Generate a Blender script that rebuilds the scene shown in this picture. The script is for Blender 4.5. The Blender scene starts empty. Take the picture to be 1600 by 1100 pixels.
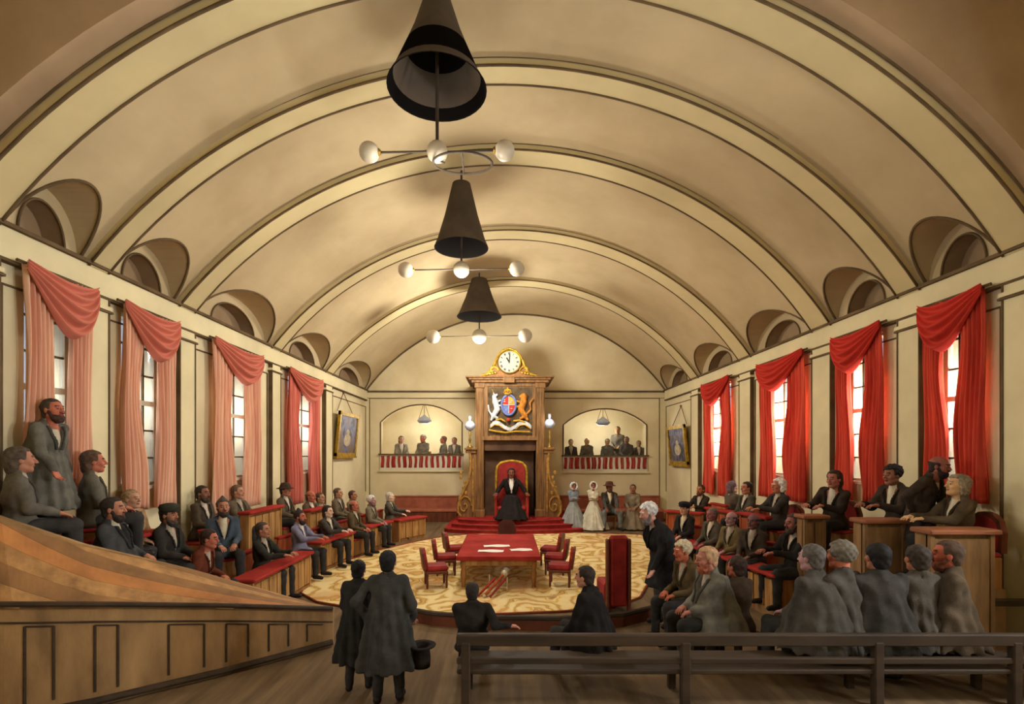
import bpy, math, random
import numpy as np
from mathutils import Vector, Matrix, noise as mnoise
random.seed(7)
PI = math.pi
SC = bpy.context.scene
COL = SC.collection
F = 800.0; VX = 791.0; VY = 710.0; EYE = 2.8

def P3(px, py, Y):
    return Vector(((px - VX) * Y / F, Y, EYE - (py - VY) * Y / F))
def lin(c):
    return tuple(((v/255.0)/12.92 if v/255.0 <= 0.04045 else ((v/255.0+0.055)/1.055)**2.4) for v in c)

# ------------------------------------------------------------------ materials
MATS = {}
def nodes_of(name):
    m = bpy.data.materials.new(name); m.use_nodes = True
    nt = m.node_tree
    return m, nt, nt.nodes['Principled BSDF']
def wash(name, c, var=0.12, scale=1.2, rough=0.85, c2=None, bump=0.0, metal=0.0, stretch=(1,1,1), detail=6, spec=0.2):
    """paint or cloth with slow blotchy variation of its own colour"""
    if name in MATS: return MATS[name]
    m, nt, b = nodes_of(name)
    L = nt.links.new
    tc = nt.nodes.new('ShaderNodeTexCoord'); mp = nt.nodes.new('ShaderNodeMapping')
    mp.inputs['Scale'].default_value = tuple(scale*s for s in stretch)
    n = nt.nodes.new('ShaderNodeTexNoise'); n.inputs['Scale'].default_value = 1.0; n.inputs['Detail'].default_value = detail
    n.inputs['Roughness'].default_value = 0.6
    r = nt.nodes.new('ShaderNodeValToRGB')
    a = lin(c)
    lo = lin(c2) if c2 else tuple(v*(1-var*2) for v in a)
    hi = tuple(min(1, v*(1+var)) for v in a)
    r.color_ramp.elements[0].position = 0.30; r.color_ramp.elements[0].color = (*lo, 1)
    r.color_ramp.elements[1].position = 0.68; r.color_ramp.elements[1].color = (*hi, 1)
    L(tc.outputs['Object'], mp.inputs['Vector']); L(mp.outputs[0], n.inputs['Vector']); L(n.outputs['Fac'], r.inputs[0]); L(r.outputs[0], b.inputs['Base Color'])
    b.inputs['Roughness'].default_value = rough; b.inputs['Metallic'].default_value = metal
    b.inputs['Specular IOR Level'].default_value = spec
    if bump:
        bp = nt.nodes.new('ShaderNodeBump'); bp.inputs['Strength'].default_value = bump; bp.inputs['Distance'].default_value = 0.02
        n2 = nt.nodes.new('ShaderNodeTexNoise'); n2.inputs['Scale'].default_value = 18; n2.inputs['Detail'].default_value = 4
        L(mp.outputs[0], n2.inputs['Vector']); L(n2.outputs['Fac'], bp.inputs['Height']); L(bp.outputs[0], b.inputs['Normal'])
    MATS[name] = m
    return m
def glow(name, c, strength, base=(230,225,210)):
    if name in MATS: return MATS[name]
    m, nt, b = nodes_of(name)
    b.inputs['Base Color'].default_value = (*lin(base), 1)
    b.inputs['Emission Color'].default_value = (*lin(c), 1); b.inputs['Emission Strength'].default_value = strength
    b.inputs['Roughness'].default_value = 0.4
    MATS[name] = m; return m
def carpet_mat():
    m, nt, b = nodes_of('patterned_carpet'); L = nt.links.new
    tc = nt.nodes.new('ShaderNodeTexCoord')
    mp = nt.nodes.new('ShaderNodeMapping'); mp.inputs['Scale'].default_value = (1.0, 0.8, 1)
    vo = nt.nodes.new('ShaderNodeTexVoronoi'); vo.inputs['Scale'].default_value = 1.45; vo.feature = 'F1'
    ns = nt.nodes.new('ShaderNodeTexNoise'); ns.inputs['Scale'].default_value = 2.2; ns.inputs['Detail'].default_value = 2
    mix = nt.nodes.new('ShaderNodeVectorMath'); mix.operation = 'MULTIPLY_ADD'
    mix.inputs[1].default_value = (0.5, 0.5, 0.0)
    L(tc.outputs['Object'], mp.inputs['Vector'])
    L(mp.outputs[0], ns.inputs['Vector']); L(ns.outputs['Color'], mix.inputs[0]); L(mp.outputs[0], mix.inputs[2])
    L(mix.outputs[0], vo.inputs['Vector'])
    ml = nt.nodes.new('ShaderNodeMath'); ml.operation = 'MULTIPLY'; ml.inputs[1].default_value = 19.0
    sn = nt.nodes.new('ShaderNodeMath'); sn.operation = 'SINE'
    L(vo.outputs['Distance'], ml.inputs[0]); L(ml.outputs[0], sn.inputs[0])
    r = nt.nodes.new('ShaderNodeValToRGB'); cr = r.color_ramp
    stops = [(0.0,(226,205,150)),(0.45,(222,200,142)),(0.62,(206,158,62)),(0.76,(226,206,152)),(0.9,(150,110,60)),(1.0,(205,165,90))]
    cr.elements[0].position = 0; cr.elements[0].color = (*lin(stops[0][1]),1)
    cr.elements[1].position = 1; cr.elements[1].color = (*lin(stops[-1][1]),1)
    for p, c in stops[1:-1]:
        e = cr.elements.new(p); e.color = (*lin(c),1)
    mr = nt.nodes.new('ShaderNodeMapRange'); mr.inputs['From Min'].default_value = -1
    L(sn.outputs[0], mr.inputs['Value']); L(mr.outputs[0], r.inputs[0])
    n3 = nt.nodes.new('ShaderNodeTexNoise'); n3.inputs['Scale'].default_value = 0.9; n3.inputs['Detail'].default_value = 3
    L(mp.outputs[0], n3.inputs['Vector'])
    r3 = nt.nodes.new('ShaderNodeValToRGB'); r3.color_ramp.elements[0].position=.5; r3.color_ramp.elements[1].position=.62
    mx = nt.nodes.new('ShaderNodeMix'); mx.data_type='RGBA'
    L(n3.outputs['Fac'], r3.inputs[0]); 
    mm = nt.nodes.new('ShaderNodeMath'); mm.operation='MULTIPLY'; mm.inputs[1].default_value=0.45
    L(r3.outputs[0], mm.inputs[0]); L(mm.outputs[0], mx.inputs[0]); L(r.outputs[0], mx.inputs[6]); mx.inputs[7].default_value=(*lin((196,140,92)),1)
    L(mx.outputs[2], b.inputs['Base Color']); b.inputs['Roughness'].default_value = 0.95
    b.inputs['Specular IOR Level'].default_value = 0.05
    return m
def pane_mat():
    m, nt, b = nodes_of('window_pane_glass'); L = nt.links.new
    b.inputs['Base Color'].default_value = (*lin((225,232,240)),1)
    b.inputs['Roughness'].default_value = 0.1
    tr = nt.nodes.new('ShaderNodeBsdfTransparent'); tr.inputs[0].default_value = (0.9,0.93,0.97,1)
    mx = nt.nodes.new('ShaderNodeMixShader'); mx.inputs[0].default_value = 0.22
    L(tr.outputs[0], mx.inputs[1]); L(b.outputs[0], mx.inputs[2])
    L(mx.outputs[0], nt.nodes['Material Output'].inputs['Surface'])
    return m
def cloth_thin(name, c, var=0.2, trans=0.25, c2=None):
    if name in MATS: return MATS[name]
    m = wash(name, c, var, 1.5, 0.95, stretch=(5,5,0.25), spec=0.05, c2=c2)
    nt = m.node_tree; L = nt.links.new; b = nt.nodes['Principled BSDF']
    t = nt.nodes.new('ShaderNodeBsdfTranslucent')
    L(nt.nodes['Color Ramp'].outputs[0], t.inputs[0])
    mx = nt.nodes.new('ShaderNodeMixShader'); mx.inputs[0].default_value = trans
    L(b.outputs[0], mx.inputs[1]); L(t.outputs[0], mx.inputs[2]); L(mx.outputs[0], nt.nodes['Material Output'].inputs['Surface'])
    return m

# ------------------------------------------------------------------ mesh builder
class MB:
    def __init__(s): s.v = []; s.f = []; s.m = []; s.mi = 0
    def add(s, vs, fs):
        o = len(s.v); s.v += [tuple(v) for v in vs]; s.f += [tuple(o+i for i in f) for f in fs]; s.m += [s.mi]*len(fs); return s
    def box(s, x0,x1,y0,y1,z0,z1, M=None):
        vs = [Vector((x,y,z)) for z in (z0,z1) for y in (y0,y1) for x in (x0,x1)]
        if M is not None: vs = [M @ v for v in vs]
        return s.add(vs, [(0,2,3,1),(4,5,7,6),(0,1,5,4),(1,3,7,5),(3,2,6,7),(2,0,4,6)])
    def bev(s, x0,x1,y0,y1,z0,z1, b=0.02, M=None):
        """box with chamfered vertical and top edges"""
        def ring(i, z): return [(x0+i,y0+b,z),(x0+b,y0+i,z),(x1-b,y0+i,z),(x1-i,y0+b,z),(x1-i,y1-b,z),(x1-b,y1-i,z),(x0+b,y1-i,z),(x0+i,y1-b,z)]
        rings = [ring(b*0.6, z0), ring(0, z0+b*0.6), ring(0, z1-b), ring(b*0.7, z1)]
        return s.rings(rings, M)
    def rings(s, rings, M=None, cap=True, closed=True):
        n = len(rings[0]); vs = [Vector(p) for r in rings for p in r]
        if M is not None: vs = [M @ v for v in vs]
        fs = []
        for k in range(len(rings)-1):
            for i in range(n if closed else n-1):
                j = (i+1) % n; fs.append((k*n+i, k*n+j, (k+1)*n+j, (k+1)*n+i))
        if cap: fs.append(tuple(reversed(range(n)))); fs.append(tuple((len(rings)-1)*n+i for i in range(n)))
        return s.add(vs, fs)
    def lathe(s, prof, seg=24, M=None, cap=True):
        return s.rings([[(r*math.cos(2*PI*i/seg), r*math.sin(2*PI*i/seg), z) for i in range(seg)] for r, z in prof], M, cap)
    def tube(s, pts, r, seg=8):
        pts = [Vector(p) for p in pts]; rr = r if isinstance(r, (list,tuple)) else [r]*len(pts)
        rings = []; up = None
        for i, p in enumerate(pts):
            d = (pts[min(i+1,len(pts)-1)] - pts[max(i-1,0)]).normalized()
            if up is None: up = d.orthogonal().normalized()
            a = (up - d*up.dot(d)); a = a.normalized() if a.length > 1e-6 else d.orthogonal().normalized()
            up = a; c = d.cross(a)
            rings.append([p + (a*math.cos(2*PI*k/seg) + c*math.sin(2*PI*k/seg))*rr[i] for k in range(seg)])
        return s.rings(rings)
    def prism(s, poly, y0, y1, M=None):
        """poly in (x,z), extruded along y"""
        n = len(poly); vs = [Vector((x,y0,z)) for x,z in poly] + [Vector((x,y1,z)) for x,z in poly]
        if M is not None: vs = [M @ v for v in vs]
        fs = [tuple(range(n)), tuple(reversed(range(n,2*n)))] + [(i, n+i, n+(i+1)%n, (i+1)%n) for i in range(n)]
        return s.add(vs, fs)
    def sphere(s, c, r, seg=16, M=None):
        c = Vector(c); r = Vector(r if isinstance(r,(tuple,list)) else (r,r,r)); k = seg//2
        rings = [[c + Vector((r.x*math.sin(PI*j/k)*math.cos(2*PI*i/seg), r.y*math.sin(PI*j/k)*math.sin(2*PI*i/seg), -r.z*math.cos(PI*j/k))) for i in range(seg)] for j in range(1,k)]
        return s.rings(rings, M)
    def grid(s, rows, thick=None):
        """rows of points; thick = offset vector giving a closed solid"""
        n = len(rows[0]); m = len(rows); vs = [Vector(p) for r in rows for p in r]
        fs = [(k*n+i, k*n+i+1, (k+1)*n+i+1, (k+1)*n+i) for k in range(m-1) for i in range(n-1)]
        if thick is not None:
            t = Vector(thick); N = len(vs); vs2 = [v+t for v in vs]
            fs2 = [tuple(reversed([N+a for a in f])) for f in fs]
            b = [k for k in range(n)] + [k*n+n-1 for k in range(1,m)] + [(m-1)*n+k for k in range(n-2,-1,-1)] + [k*n for k in range(m-2,0,-1)]
            side = [(b[i], N+b[i], N+b[(i+1)%len(b)], b[(i+1)%len(b)]) for i in range(len(b))]
            return s.add(vs+vs2, fs+fs2+side)
        return s.add(vs, fs)
    def build(s, name, mat, parent=None, smooth=False, loc=None, fix=True):
        me = bpy.data.meshes.new(name); me.from_pydata(s.v, [], s.f)
        mats = mat if isinstance(mat, (list,tuple)) else [mat]
        for m in mats: me.materials.append(m)
        if len(mats) > 1: me.polygons.foreach_set('material_index', s.m)
        if fix:
            import bmesh
            b = bmesh.new(); b.from_mesh(me); bmesh.ops.recalc_face_normals(b, faces=b.faces); b.to_mesh(me); b.free()
        if smooth: me.shade_smooth()
        me.update()
        o = bpy.data.objects.new(name, me); COL.objects.link(o)
        if parent is not None: o.parent = parent
        if loc is not None: o.location = loc
        if smooth == 'auto':
            pass
        return o
def sharp(o, ang=35):
    me = o.data; me.shade_smooth()
    try: me.set_sharp_from_angle(angle=math.radians(ang))
    except Exception: pass
    return o
def tag(o, label=None, cat=None, group=None, kind=None):
    if label: o['label'] = label
    if cat: o['category'] = cat
    if group: o['group'] = group
    if kind: o['kind'] = kind
    return o
def thing(name, loc, label, cat, rz=0, group=None):
    o = bpy.data.objects.new(name, None); COL.objects.link(o); o.location = loc; o.rotation_euler = (0,0,rz)
    return tag(o, label, cat, group)
def struct(o): o['kind'] = 'structure'; return o
def Tm(loc=(0,0,0), rz=0, rx=0, ry=0):
    return Matrix.Translation(loc) @ Matrix.Rotation(rz,4,'Z') @ Matrix.Rotation(ry,4,'Y') @ Matrix.Rotation(rx,4,'X')
def centre(o):
    """move a mesh object's origin to the bottom centre of its shape"""
    vs = [v.co for v in o.data.vertices]
    c = Vector(((min(v.x for v in vs)+max(v.x for v in vs))/2, (min(v.y for v in vs)+max(v.y for v in vs))/2, min(v.z for v in vs)))
    o.data.transform(Matrix.Translation(-c)); o.location = c
    return o

# ------------------------------------------------------------------ signed distance figures
def rc(P, a, b, ra, rb=None):
    rb = ra if rb is None else rb
    a = np.asarray(a, np.float32); b = np.asarray(b, np.float32); ba = b-a; L2 = float(ba@ba)+1e-9
    pa = P-a; t = np.clip((pa@ba)/L2, 0, 1)
    q = pa - t[:,None]*ba
    return np.sqrt((q*q).sum(1)) - (ra+(rb-ra)*t)
def el(P, c, r, R=None):
    p = P-np.asarray(c, np.float32)
    if R is not None: p = p@R
    r = np.asarray(r, np.float32); k0 = np.sqrt(((p/r)**2).sum(1)); k1 = np.sqrt(((p/(r*r))**2).sum(1))+1e-6
    return k0*(k0-1)/k1
def smin(a, b, k):
    if k <= 0: return np.minimum(a, b)
    h = np.clip(0.5+0.5*(b-a)/k, 0, 1); return b+(a-b)*h - k*h*(1-h)
def union(ds, k=0.03):
    d = ds[0]
    for e in ds[1:]: d = smin(d, e, k)
    return d
EDGES = [(a,b) for a in range(8) for b in range(a+1,8) if bin(a^b).count('1')==1]
def nets(fn, lo, hi, h):
    lo = np.asarray(lo, np.float32); hi = np.asarray(hi, np.float32)
    n = np.maximum(4, np.ceil((hi-lo)/h).astype(int)+1)
    ax = [lo[i]+h*np.arange(n[i], dtype=np.float32) for i in range(3)]
    G = np.stack(np.meshgrid(*ax, indexing='ij'), -1).reshape(-1,3)
    V = fn(G).reshape(n).astype(np.float32)
    V[0]=V[-1]=1; V[:,0]=V[:,-1]=1; V[:,:,0]=V[:,:,-1]=1
    S = V < 0
    c = [S[i:n[0]-1+i, j:n[1]-1+j, k:n[2]-1+k] for i in (0,1) for j in (0,1) for k in (0,1)]
    cnt = sum(x.astype(np.int8) for x in c); act = (cnt>0)&(cnt<8)
    idx = np.argwhere(act)
    if len(idx) == 0: return np.zeros((0,3)), np.zeros((0,4),int)
    ids = -np.ones(act.shape, np.int64); ids[act] = np.arange(len(idx))
    acc = np.zeros((len(idx),3), np.float32); num = np.zeros(len(idx), np.float32)
    off = [np.array([(a>>2)&1,(a>>1)&1,a&1]) for a in range(8)]
    cv = [V[tuple((idx+o).T)] for o in off]
    for a,b in EDGES:
        m = (cv[a]<0)!=(cv[b]<0)
        t = np.where(m, cv[a]/np.where(m, cv[a]-cv[b], 1), 0)
        p = off[a]+t[:,None]*(off[b]-off[a]); acc += p*m[:,None]; num += m
    verts = lo + h*(idx + acc/num[:,None])
    quads = []
    for d in range(3):
        e1, e2 = [(1,2),(2,0),(0,1)][d]
        sl0 = [slice(None)]*3; sl1 = [slice(None)]*3; sl0[d]=slice(0,-1); sl1[d]=slice(1,None)
        A = S[tuple(sl0)]; B = S[tuple(sl1)]
        for fl in (0,1):
            m = (A & ~B) if fl==0 else (~A & B)
            e = np.argwhere(m); e = e[(e[:,e1]>0)&(e[:,e2]>0)&(e[:,e1]<n[e1]-1)&(e[:,e2]<n[e2]-1)]
            if not len(e): continue
            u = np.zeros(3,int); u[e1]=1; w = np.zeros(3,int); w[e2]=1
            q = [ids[tuple((e-x).T)] for x in (u*0, u, u+w, w)]
            q = np.stack(q if fl==0 else q[::-1], 1); quads.append(q)
    return verts, np.concatenate(quads)
def np_object(name, pieces, mats, parent=None, scale=1.0):
    """pieces: list of (verts, quads, material index array or int)"""
    V = []; Q = []; MI = []; o = 0
    for v, q, mi in pieces:
        V.append(v); Q.append(q+o); o += len(v)
        MI.append(np.full(len(q), mi) if np.isscalar(mi) else mi)
    V = np.concatenate(V).astype(np.float32)*scale; Q = np.concatenate(Q); MI = np.concatenate(MI)
    me = bpy.data.meshes.new(name)
    me.vertices.add(len(V)); me.vertices.foreach_set('co', V.ravel())
    me.loops.add(len(Q)*4); me.loops.foreach_set('vertex_index', Q.ravel().astype(np.int32))
    me.polygons.add(len(Q)); me.polygons.foreach_set('loop_start', np.arange(0,len(Q)*4,4,dtype=np.int32))
    for m in mats: me.materials.append(m)
    me.polygons.foreach_set('material_index', MI.astype(np.int32))
    me.polygons.foreach_set('use_smooth', np.ones(len(Q), bool))
    me.update(calc_edges=True); me.validate()
    ob = bpy.data.objects.new(name, me); COL.objects.link(ob)
    if parent is not None: ob.parent = parent
    return ob

def rotm(ax, a):
    return np.array(Matrix.Rotation(a, 3, ax), np.float32)
def ik(sh, wr, l1, l2, pole):
    sh = np.asarray(sh,float); wr = np.asarray(wr,float); d = wr-sh; L = np.linalg.norm(d)
    mx = (l1+l2)*0.985
    if L > mx: wr = sh+d/L*mx; d = wr-sh; L = mx
    a = (l1*l1-l2*l2+L*L)/(2*L); hgt = math.sqrt(max(l1*l1-a*a, 0)); u = d/L
    p = np.asarray(pole,float); p = p-u*(p@u); p /= np.linalg.norm(p)+1e-9
    return sh+u*a+p*hgt, wr
SKIN = {}
def skin_mat(c):
    return wash('skin_%d_%d_%d' % c, c, 0.10, 14, 0.6, detail=3)
EYE = EYE
HAIRS = {}
def fabric(c, pat=0.22):
    return wash('cloth_%d_%d_%d' % c, c, pat, 5, 0.92, bump=0.25, spec=0.08)
dark_eye = None

def make_person(label, base, rz, s, pose='sit', lean=0.0, side=0.0, head=(0,0), arms=('lap','lap'), hair='short', hairc=(50,42,36),
                skin=(196,140,110), coat=(62,58,54), trousers=(58,56,54), shirt=None, beard=None, hat=None, hatc=(45,40,36),
                cloak=False, dress=None, near=False, name='person', bulk=1.0, knees=None, group=None, legs=True, pelvis=None, hs=1.12):
    sit = pose == 'sit'
    pz = 0.50 if sit else 0.92
    if pelvis: pz = pelvis
    pel = np.array([0,0,pz],float)
    R = rotm('X', -lean) @ rotm('Y', side)
    T = lambda v: pel + R@np.asarray(v,float)
    shw = 0.168*bulk
    sho = {-1:T((-shw,0,.485)), 1:T((shw,0,.485))}
    neck = T((0,-.005,.54)); hc = T((0,.02,.70)) + np.array([0,.04*math.sin(lean),0])
    HR = rotm('Z', head[0]) @ rotm('X', -lean*0.5+head[1])
    hw = 0.095
    if sit:
        kx = 0.15 if knees is None else knees
        kn = {i:np.array([i*kx,.43,.50]) for i in (-1,1)}; an = {i:np.array([i*(kx+.01),.44,.09]) for i in (-1,1)}
        if dress is not None: pass
    else:
        kn = {-1:np.array([-.10,.03,.50]), 1:np.array([.11,.06,.50])}; an = {-1:np.array([-.11,-.03,.09]), 1:np.array([.13,.05,.09])}
    el_ = {}; wr = {}; hd = {}
    for i, a in zip((-1,1), arms):
        pole = (i*.5,-.6,-.7)
        if a == 'lap': w = np.array([i*.10,.30,pz+.14]) ; d = (-i*.35,.9,-.35)
        elif a == 'knee': w = np.array([i*.16,.40,pz+.12]); d = (0,.8,-.6)
        elif a == 'desk': w = np.array([i*.12,.45,pz+.30]); d = (-i*.3,1,-.1)
        elif a == 'fold': w = np.array([-i*.05,.24,pz+.26]); d = (-i*1,.2,0)
        elif a == 'down': w = T((i*.27,.03,-.03)); d = (0,.1,-1)
        elif a == 'reach': w = T((i*.24,.42,.24)); d = (0,1,-.2)
        elif a == 'reachdown': w = T((i*.22,.30,.02)); d = (0,.5,-.9)
        elif a == 'hip': w = T((i*.20,-.02,.06)); d = (-i*1,.4,-.3); pole = (i*1,-.3,0)
        elif a == 'railside': w = np.array([i*.52,-.05,pz+.24]); d = (i*1,0.1,-.1)
        elif a == 'out': w = np.array([i*.38,.30,pz+.20]); d = (i*.5,.8,-.3)
        elif a == 'hold': w = T((i*.27,.12,.02)); d = (0,.5,-1)
        elif a == 'chin': w = T((i*.05,.16,.48)); d = (-i*.3,.1,1)
        elif a == 'back': w = T((-i*.02,-.20,.05)); d = (-i*1,0,0)
        else: w = np.array(a[0]); d = a[1]
        e, w = ik(sho[i], w, .29, .26, pole); el_[i] = e; wr[i] = w; hd[i] = np.array(d,float)/np.linalg.norm(d)
    hF = 0.0065 if near else 0.0085
    # ---- body, one continuous surface
    def body(P):
        ds = [el(P, T((0,0,.05)), (.15,.10,.12), R), el(P, T((0,0,.33)), (.155,.10,.19), R), rc(P, T((-.13,0,.47)), T((.13,0,.47)), .055), rc(P, T((0,0,.45)), neck, .06, .052), rc(P, neck, hc+HR@np.array([0,-.02,-.07]), .052, .05)]
        for i in (-1,1):
            ds += [rc(P, sho[i], el_[i], .05, .04), rc(P, el_[i], wr[i], .04, .026)]
            if legs and dress is None: ds += [rc(P, T((i*hw,0,0)), kn[i], .085, .058), rc(P, kn[i], an[i], .055, .038)]
        return union(ds, .03)
    allp = [pel, hc] + list(sho.values()) + list(el_.values()) + list(wr.values()) + (list(kn.values()) + list(an.values()) if legs and dress is None else [])
    lo = np.min(allp,0)-.14; hi = np.max(allp,0)+.14
    pieces = []
    hB = 0.024 if near else 0.03
    v, q = nets(body, lo, hi, hB); pieces.append((v,q,0))
    # head
    def headf(P):
        p = (P-hc.astype(np.float32)) @ HR.astype(np.float32)/hs
        d = smin(el(p,(0,-.015,.032),(.076,.096,.084)), el(p,(0,.028,-.032),(.060,.064,.086)), .03)
        d = smin(d, el(p,(0,.066,-.094),(.026,.024,.022)), .02)
        for i in (-1,1):
            d = smin(d, el(p,(i*.040,.058,-.024),(.022,.026,.024)), .015)
            d = smin(d, rc(p,(i*.045,.0,-.06),(i*.02,.06,-.09),.024,.02), .02)
        d = smin(d, rc(p,(-.032,.080,.030),(.032,.080,.030),.013), .012)
        for i in (-1,1): d = -smin(-d, el(p,(i*.029,.101,.008),(.017,.015,.011)), .008)
        d = smin(d, rc(p,(0,.088,.018),(0,.113,-.022),.008,.0125), .008)
        for i in (-1,1):
            d = smin(d, el(p,(i*.011,.100,-.026),(.009,.010,.008)), .006)
            d = smin(d, el(p,(i*.029,.083,.007),(.013,.011,.009)), .003)
            d = smin(d, el(p,(i*.078,-.002,-.008),(.009,.019,.030)), .008)
        d = smin(d, el(p,(0,.090,-.052),(.024,.010,.006)), .006); d = smin(d, el(p,(0,.088,-.063),(.020,.010,.006)), .006)
        d = smin(d, rc(p,(0,-.02,-.07),(0,-.035,-.18),.05,.054), .03)
        return d*hs
    v, q = nets(headf, hc-.23, hc+.18, hF)
    fc = (v[q].mean(1)-hc) @ HR/hs
    mi = np.zeros(len(q), int)
    eyes = (np.abs(np.abs(fc[:,0])-.029)<.0085)&(np.abs(fc[:,2]-.006)<.0055)&(fc[:,1]>.078); mi[eyes] = 1
    lips = (np.abs(fc[:,0])<.022)&(np.abs(fc[:,2]+.058)<.009)&(fc[:,1]>.085); mi[lips] = 2
    brow = (np.abs(np.abs(fc[:,0])-.030)<.017)&(np.abs(fc[:,2]-.034)<.0055)&(fc[:,1]>.07); mi[brow] = 3
    pieces.append((v,q,mi))
    # hands
    for i in (-1,1):
        d = hd[i]; w = wr[i]; up = np.array([0,0,1.0]) if abs(d[2]) < .8 else np.array([0,-1.0,0]); sx = np.cross(d, up); sx /= np.linalg.norm(sx); nz = np.cross(sx, d)
        fr = lambda x,y,z: w + sx*x + d*y + nz*z
        def hand(P):
            ds = [rc(P, fr(0,-.03,0), fr(0,.015,0), .026, .027)]
            pal = union([rc(P, fr(k,.02,0), fr(k*1.15,.085,0), .0155) for k in (-.024,-.008,.008,.024)], .012)
            dd = smin(ds[0], pal, .02)
            for k, (x, ln) in enumerate(((-.031,.052),(-.011,.068),(.010,.073),(.030,.063))):
                b0 = fr(x,.088,0); b1 = fr(x*1.12,.088+ln*.5,-.010); b2 = fr(x*1.15,.088+ln*.86,-.032)
                dd = smin(dd, np.minimum(rc(P,b0,b1,.0098,.0088), rc(P,b1,b2,.0088,.0072)), .004)
            t = -i
            dd = smin(dd, np.minimum(rc(P, fr(t*.026,.03,-.004), fr(t*.052,.062,-.014), .013,.0105), rc(P, fr(t*.052,.062,-.014), fr(t*.055,.095,-.022), .0105,.008)), .006)
            return dd
        m = fr(0,.06,-.01)
        v, q = nets(hand, m-.125, m+.125, 0.0062 if near else 0.0085); pieces.append((v,q,0))
    hm = fabric_hair(hairc)
    root = np_object(name, pieces, [skin_mat(skin), EYEM, skin_mat((max(skin[0]-40,60), max(skin[1]-50,30), max(skin[2]-45,30))), hm], None, s)
    root.location = base; root.rotation_euler = (0,0,rz)
    tag(root, label, 'person', group)
    # ---- clothing
    hC = 0.014 if near else 0.02
    ph = random.random()*6
    def folds(P, d, amp=.006):
        return d + amp*np.sin(P[:,0]*37+P[:,2]*11+ph)*np.sin(P[:,1]*29-P[:,2]*9+ph*2) + amp*.7*np.sin(P[:,2]*34+P[:,0]*21+ph)
    def cone(P, z0, z1, r0, r1, cy=0.0, ey=0.8):
        t = np.clip((P[:,2]-z0)/(z1-z0),0,1); r = r0+(r1-r0)*t
        q = np.sqrt(P[:,0]**2 + ((P[:,1]-cy)/ey)**2)
        a = np.arctan2(P[:,1]-cy, P[:,0])
        rr = r*(1+.05*np.sin(a*9+ph)*(1-t))
        return np.maximum((q-rr)*.75, np.maximum(z0-P[:,2], P[:,2]-z1))
    def torso(P, g=0.0):
        return [el(P, T((0,.005,.08)), (.165*bulk+g,.125*bulk+g,.15+g), R), el(P, T((0,.005,.32)), (.175*bulk+g,.125*bulk+g,.21+g), R), rc(P, T((-.10*bulk,-.005,.435)), T((.10*bulk,-.005,.435)), .075+g)]
    def coatf(P):
        ds = torso(P, .012 if dress is None else -.008)
        if dress is not None: ds[0] = el(P, T((0,.005,.10)), (.125,.10,.14), R)
        for i in (-1,1):
            sr = .068 if dress is None else .06
            ds += [rc(P, sho[i], el_[i], sr, .056), rc(P, el_[i], wr[i]-hd[i]*.0, .056, .042)]
        ds.append(rc(P, T((0,-.012,.49)), T((0,-.015,.565)), .074, .070))
        for i in (-1,1): ds.append(rc(P, T((i*.05,-.012,.53)), T((i*.13*bulk,-.005,.475)), .058, .062))
        if dress is None:
            if sit:
                for i in (-1,1): ds.append(rc(P, T((i*hw,-.01,0)), pel+(kn[i]-pel)*.45, .11, .085))
                ds.append(el(P, pel+np.array([0,-.08,-.04]), (.19*bulk,.10,.10)))
            else:
                ds.append(cone(P, pz-.36, pz+.14, .245*bulk, .165*bulk, 0.0, .78))
        d = union(ds, .035)
        if cloak:
            zb = (pz-.12 if sit else pz-.48)
            c = cone(P, zb, pz+.50, (.34 if sit else .35)*bulk, .13*bulk, -.02 if not sit else .02, .86)
            # shoulder curve
            d = smin(d, c, .05)
        d = folds(P, d)
        q_ = P-pel.astype(np.float32); an_ = np.arctan2(q_[:,1], q_[:,0])
        if cloak: d = d + .012*np.sin(an_*13+ph+q_[:,2]*3)*np.clip((.42-q_[:,2])*2.2,0,1)
        return d
    def carve(P, d):
        # neck opening and shirt front
        p = (P-T((0,0,0)).astype(np.float32)) @ R.astype(np.float32)
        if shirt is not None:
            wed = np.maximum(np.abs(p[:,0])*.96-(p[:,2]-.20)*.28, .03-p[:,1]); d = np.maximum(d, -wed)
        d = np.maximum(d, -rc(P, T((0,-.01,.52)), hc, .058))
        if not sit and dress is None: d = np.maximum(d, (pz-.36 if not cloak else pz-.48)-P[:,2])
        return d
    allp = [pel+[.0,0,-.0], T((0,0,.58))] + list(sho.values()) + list(el_.values()) + list(wr.values())
    ext = np.array([.16,.16,.10])
    lo = np.min(allp,0)-ext; hi = np.max(allp,0)+ext
    lo = np.minimum(lo, pel+np.array([-.44,-.40,-.16 if sit else -.52])); hi = np.maximum(hi, pel+np.array([.44,.40,0]))
    v, q = nets(lambda P: carve(P, coatf(P)), lo, hi, hC)
    cobj = np_object('cloak' if cloak else ('bodice' if dress is not None else 'coat'), [(v,q,0)], [fabric(coat)], root, s)
    if shirt is not None:
        def lapf(P):
            d = coatf(P); p = (P-T((0,0,0)).astype(np.float32)) @ R.astype(np.float32)
            wed = np.maximum(np.abs(p[:,0])*.96-(p[:,2]-.20)*.28, .03-p[:,1])
            return np.maximum(np.maximum(np.abs(d-.004)-.011, np.maximum(wed-.034, -wed)), np.maximum(.24-p[:,2], p[:,2]-.52))
        v, q = nets(lapf, T((0,.06,.36))-.22, T((0,.06,.36))+.24, hC*.8)
        if len(v): np_object('lapel', [(v,q,0)], [fabric(tuple(int(c*.72) for c in coat))], cobj, s)
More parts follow.
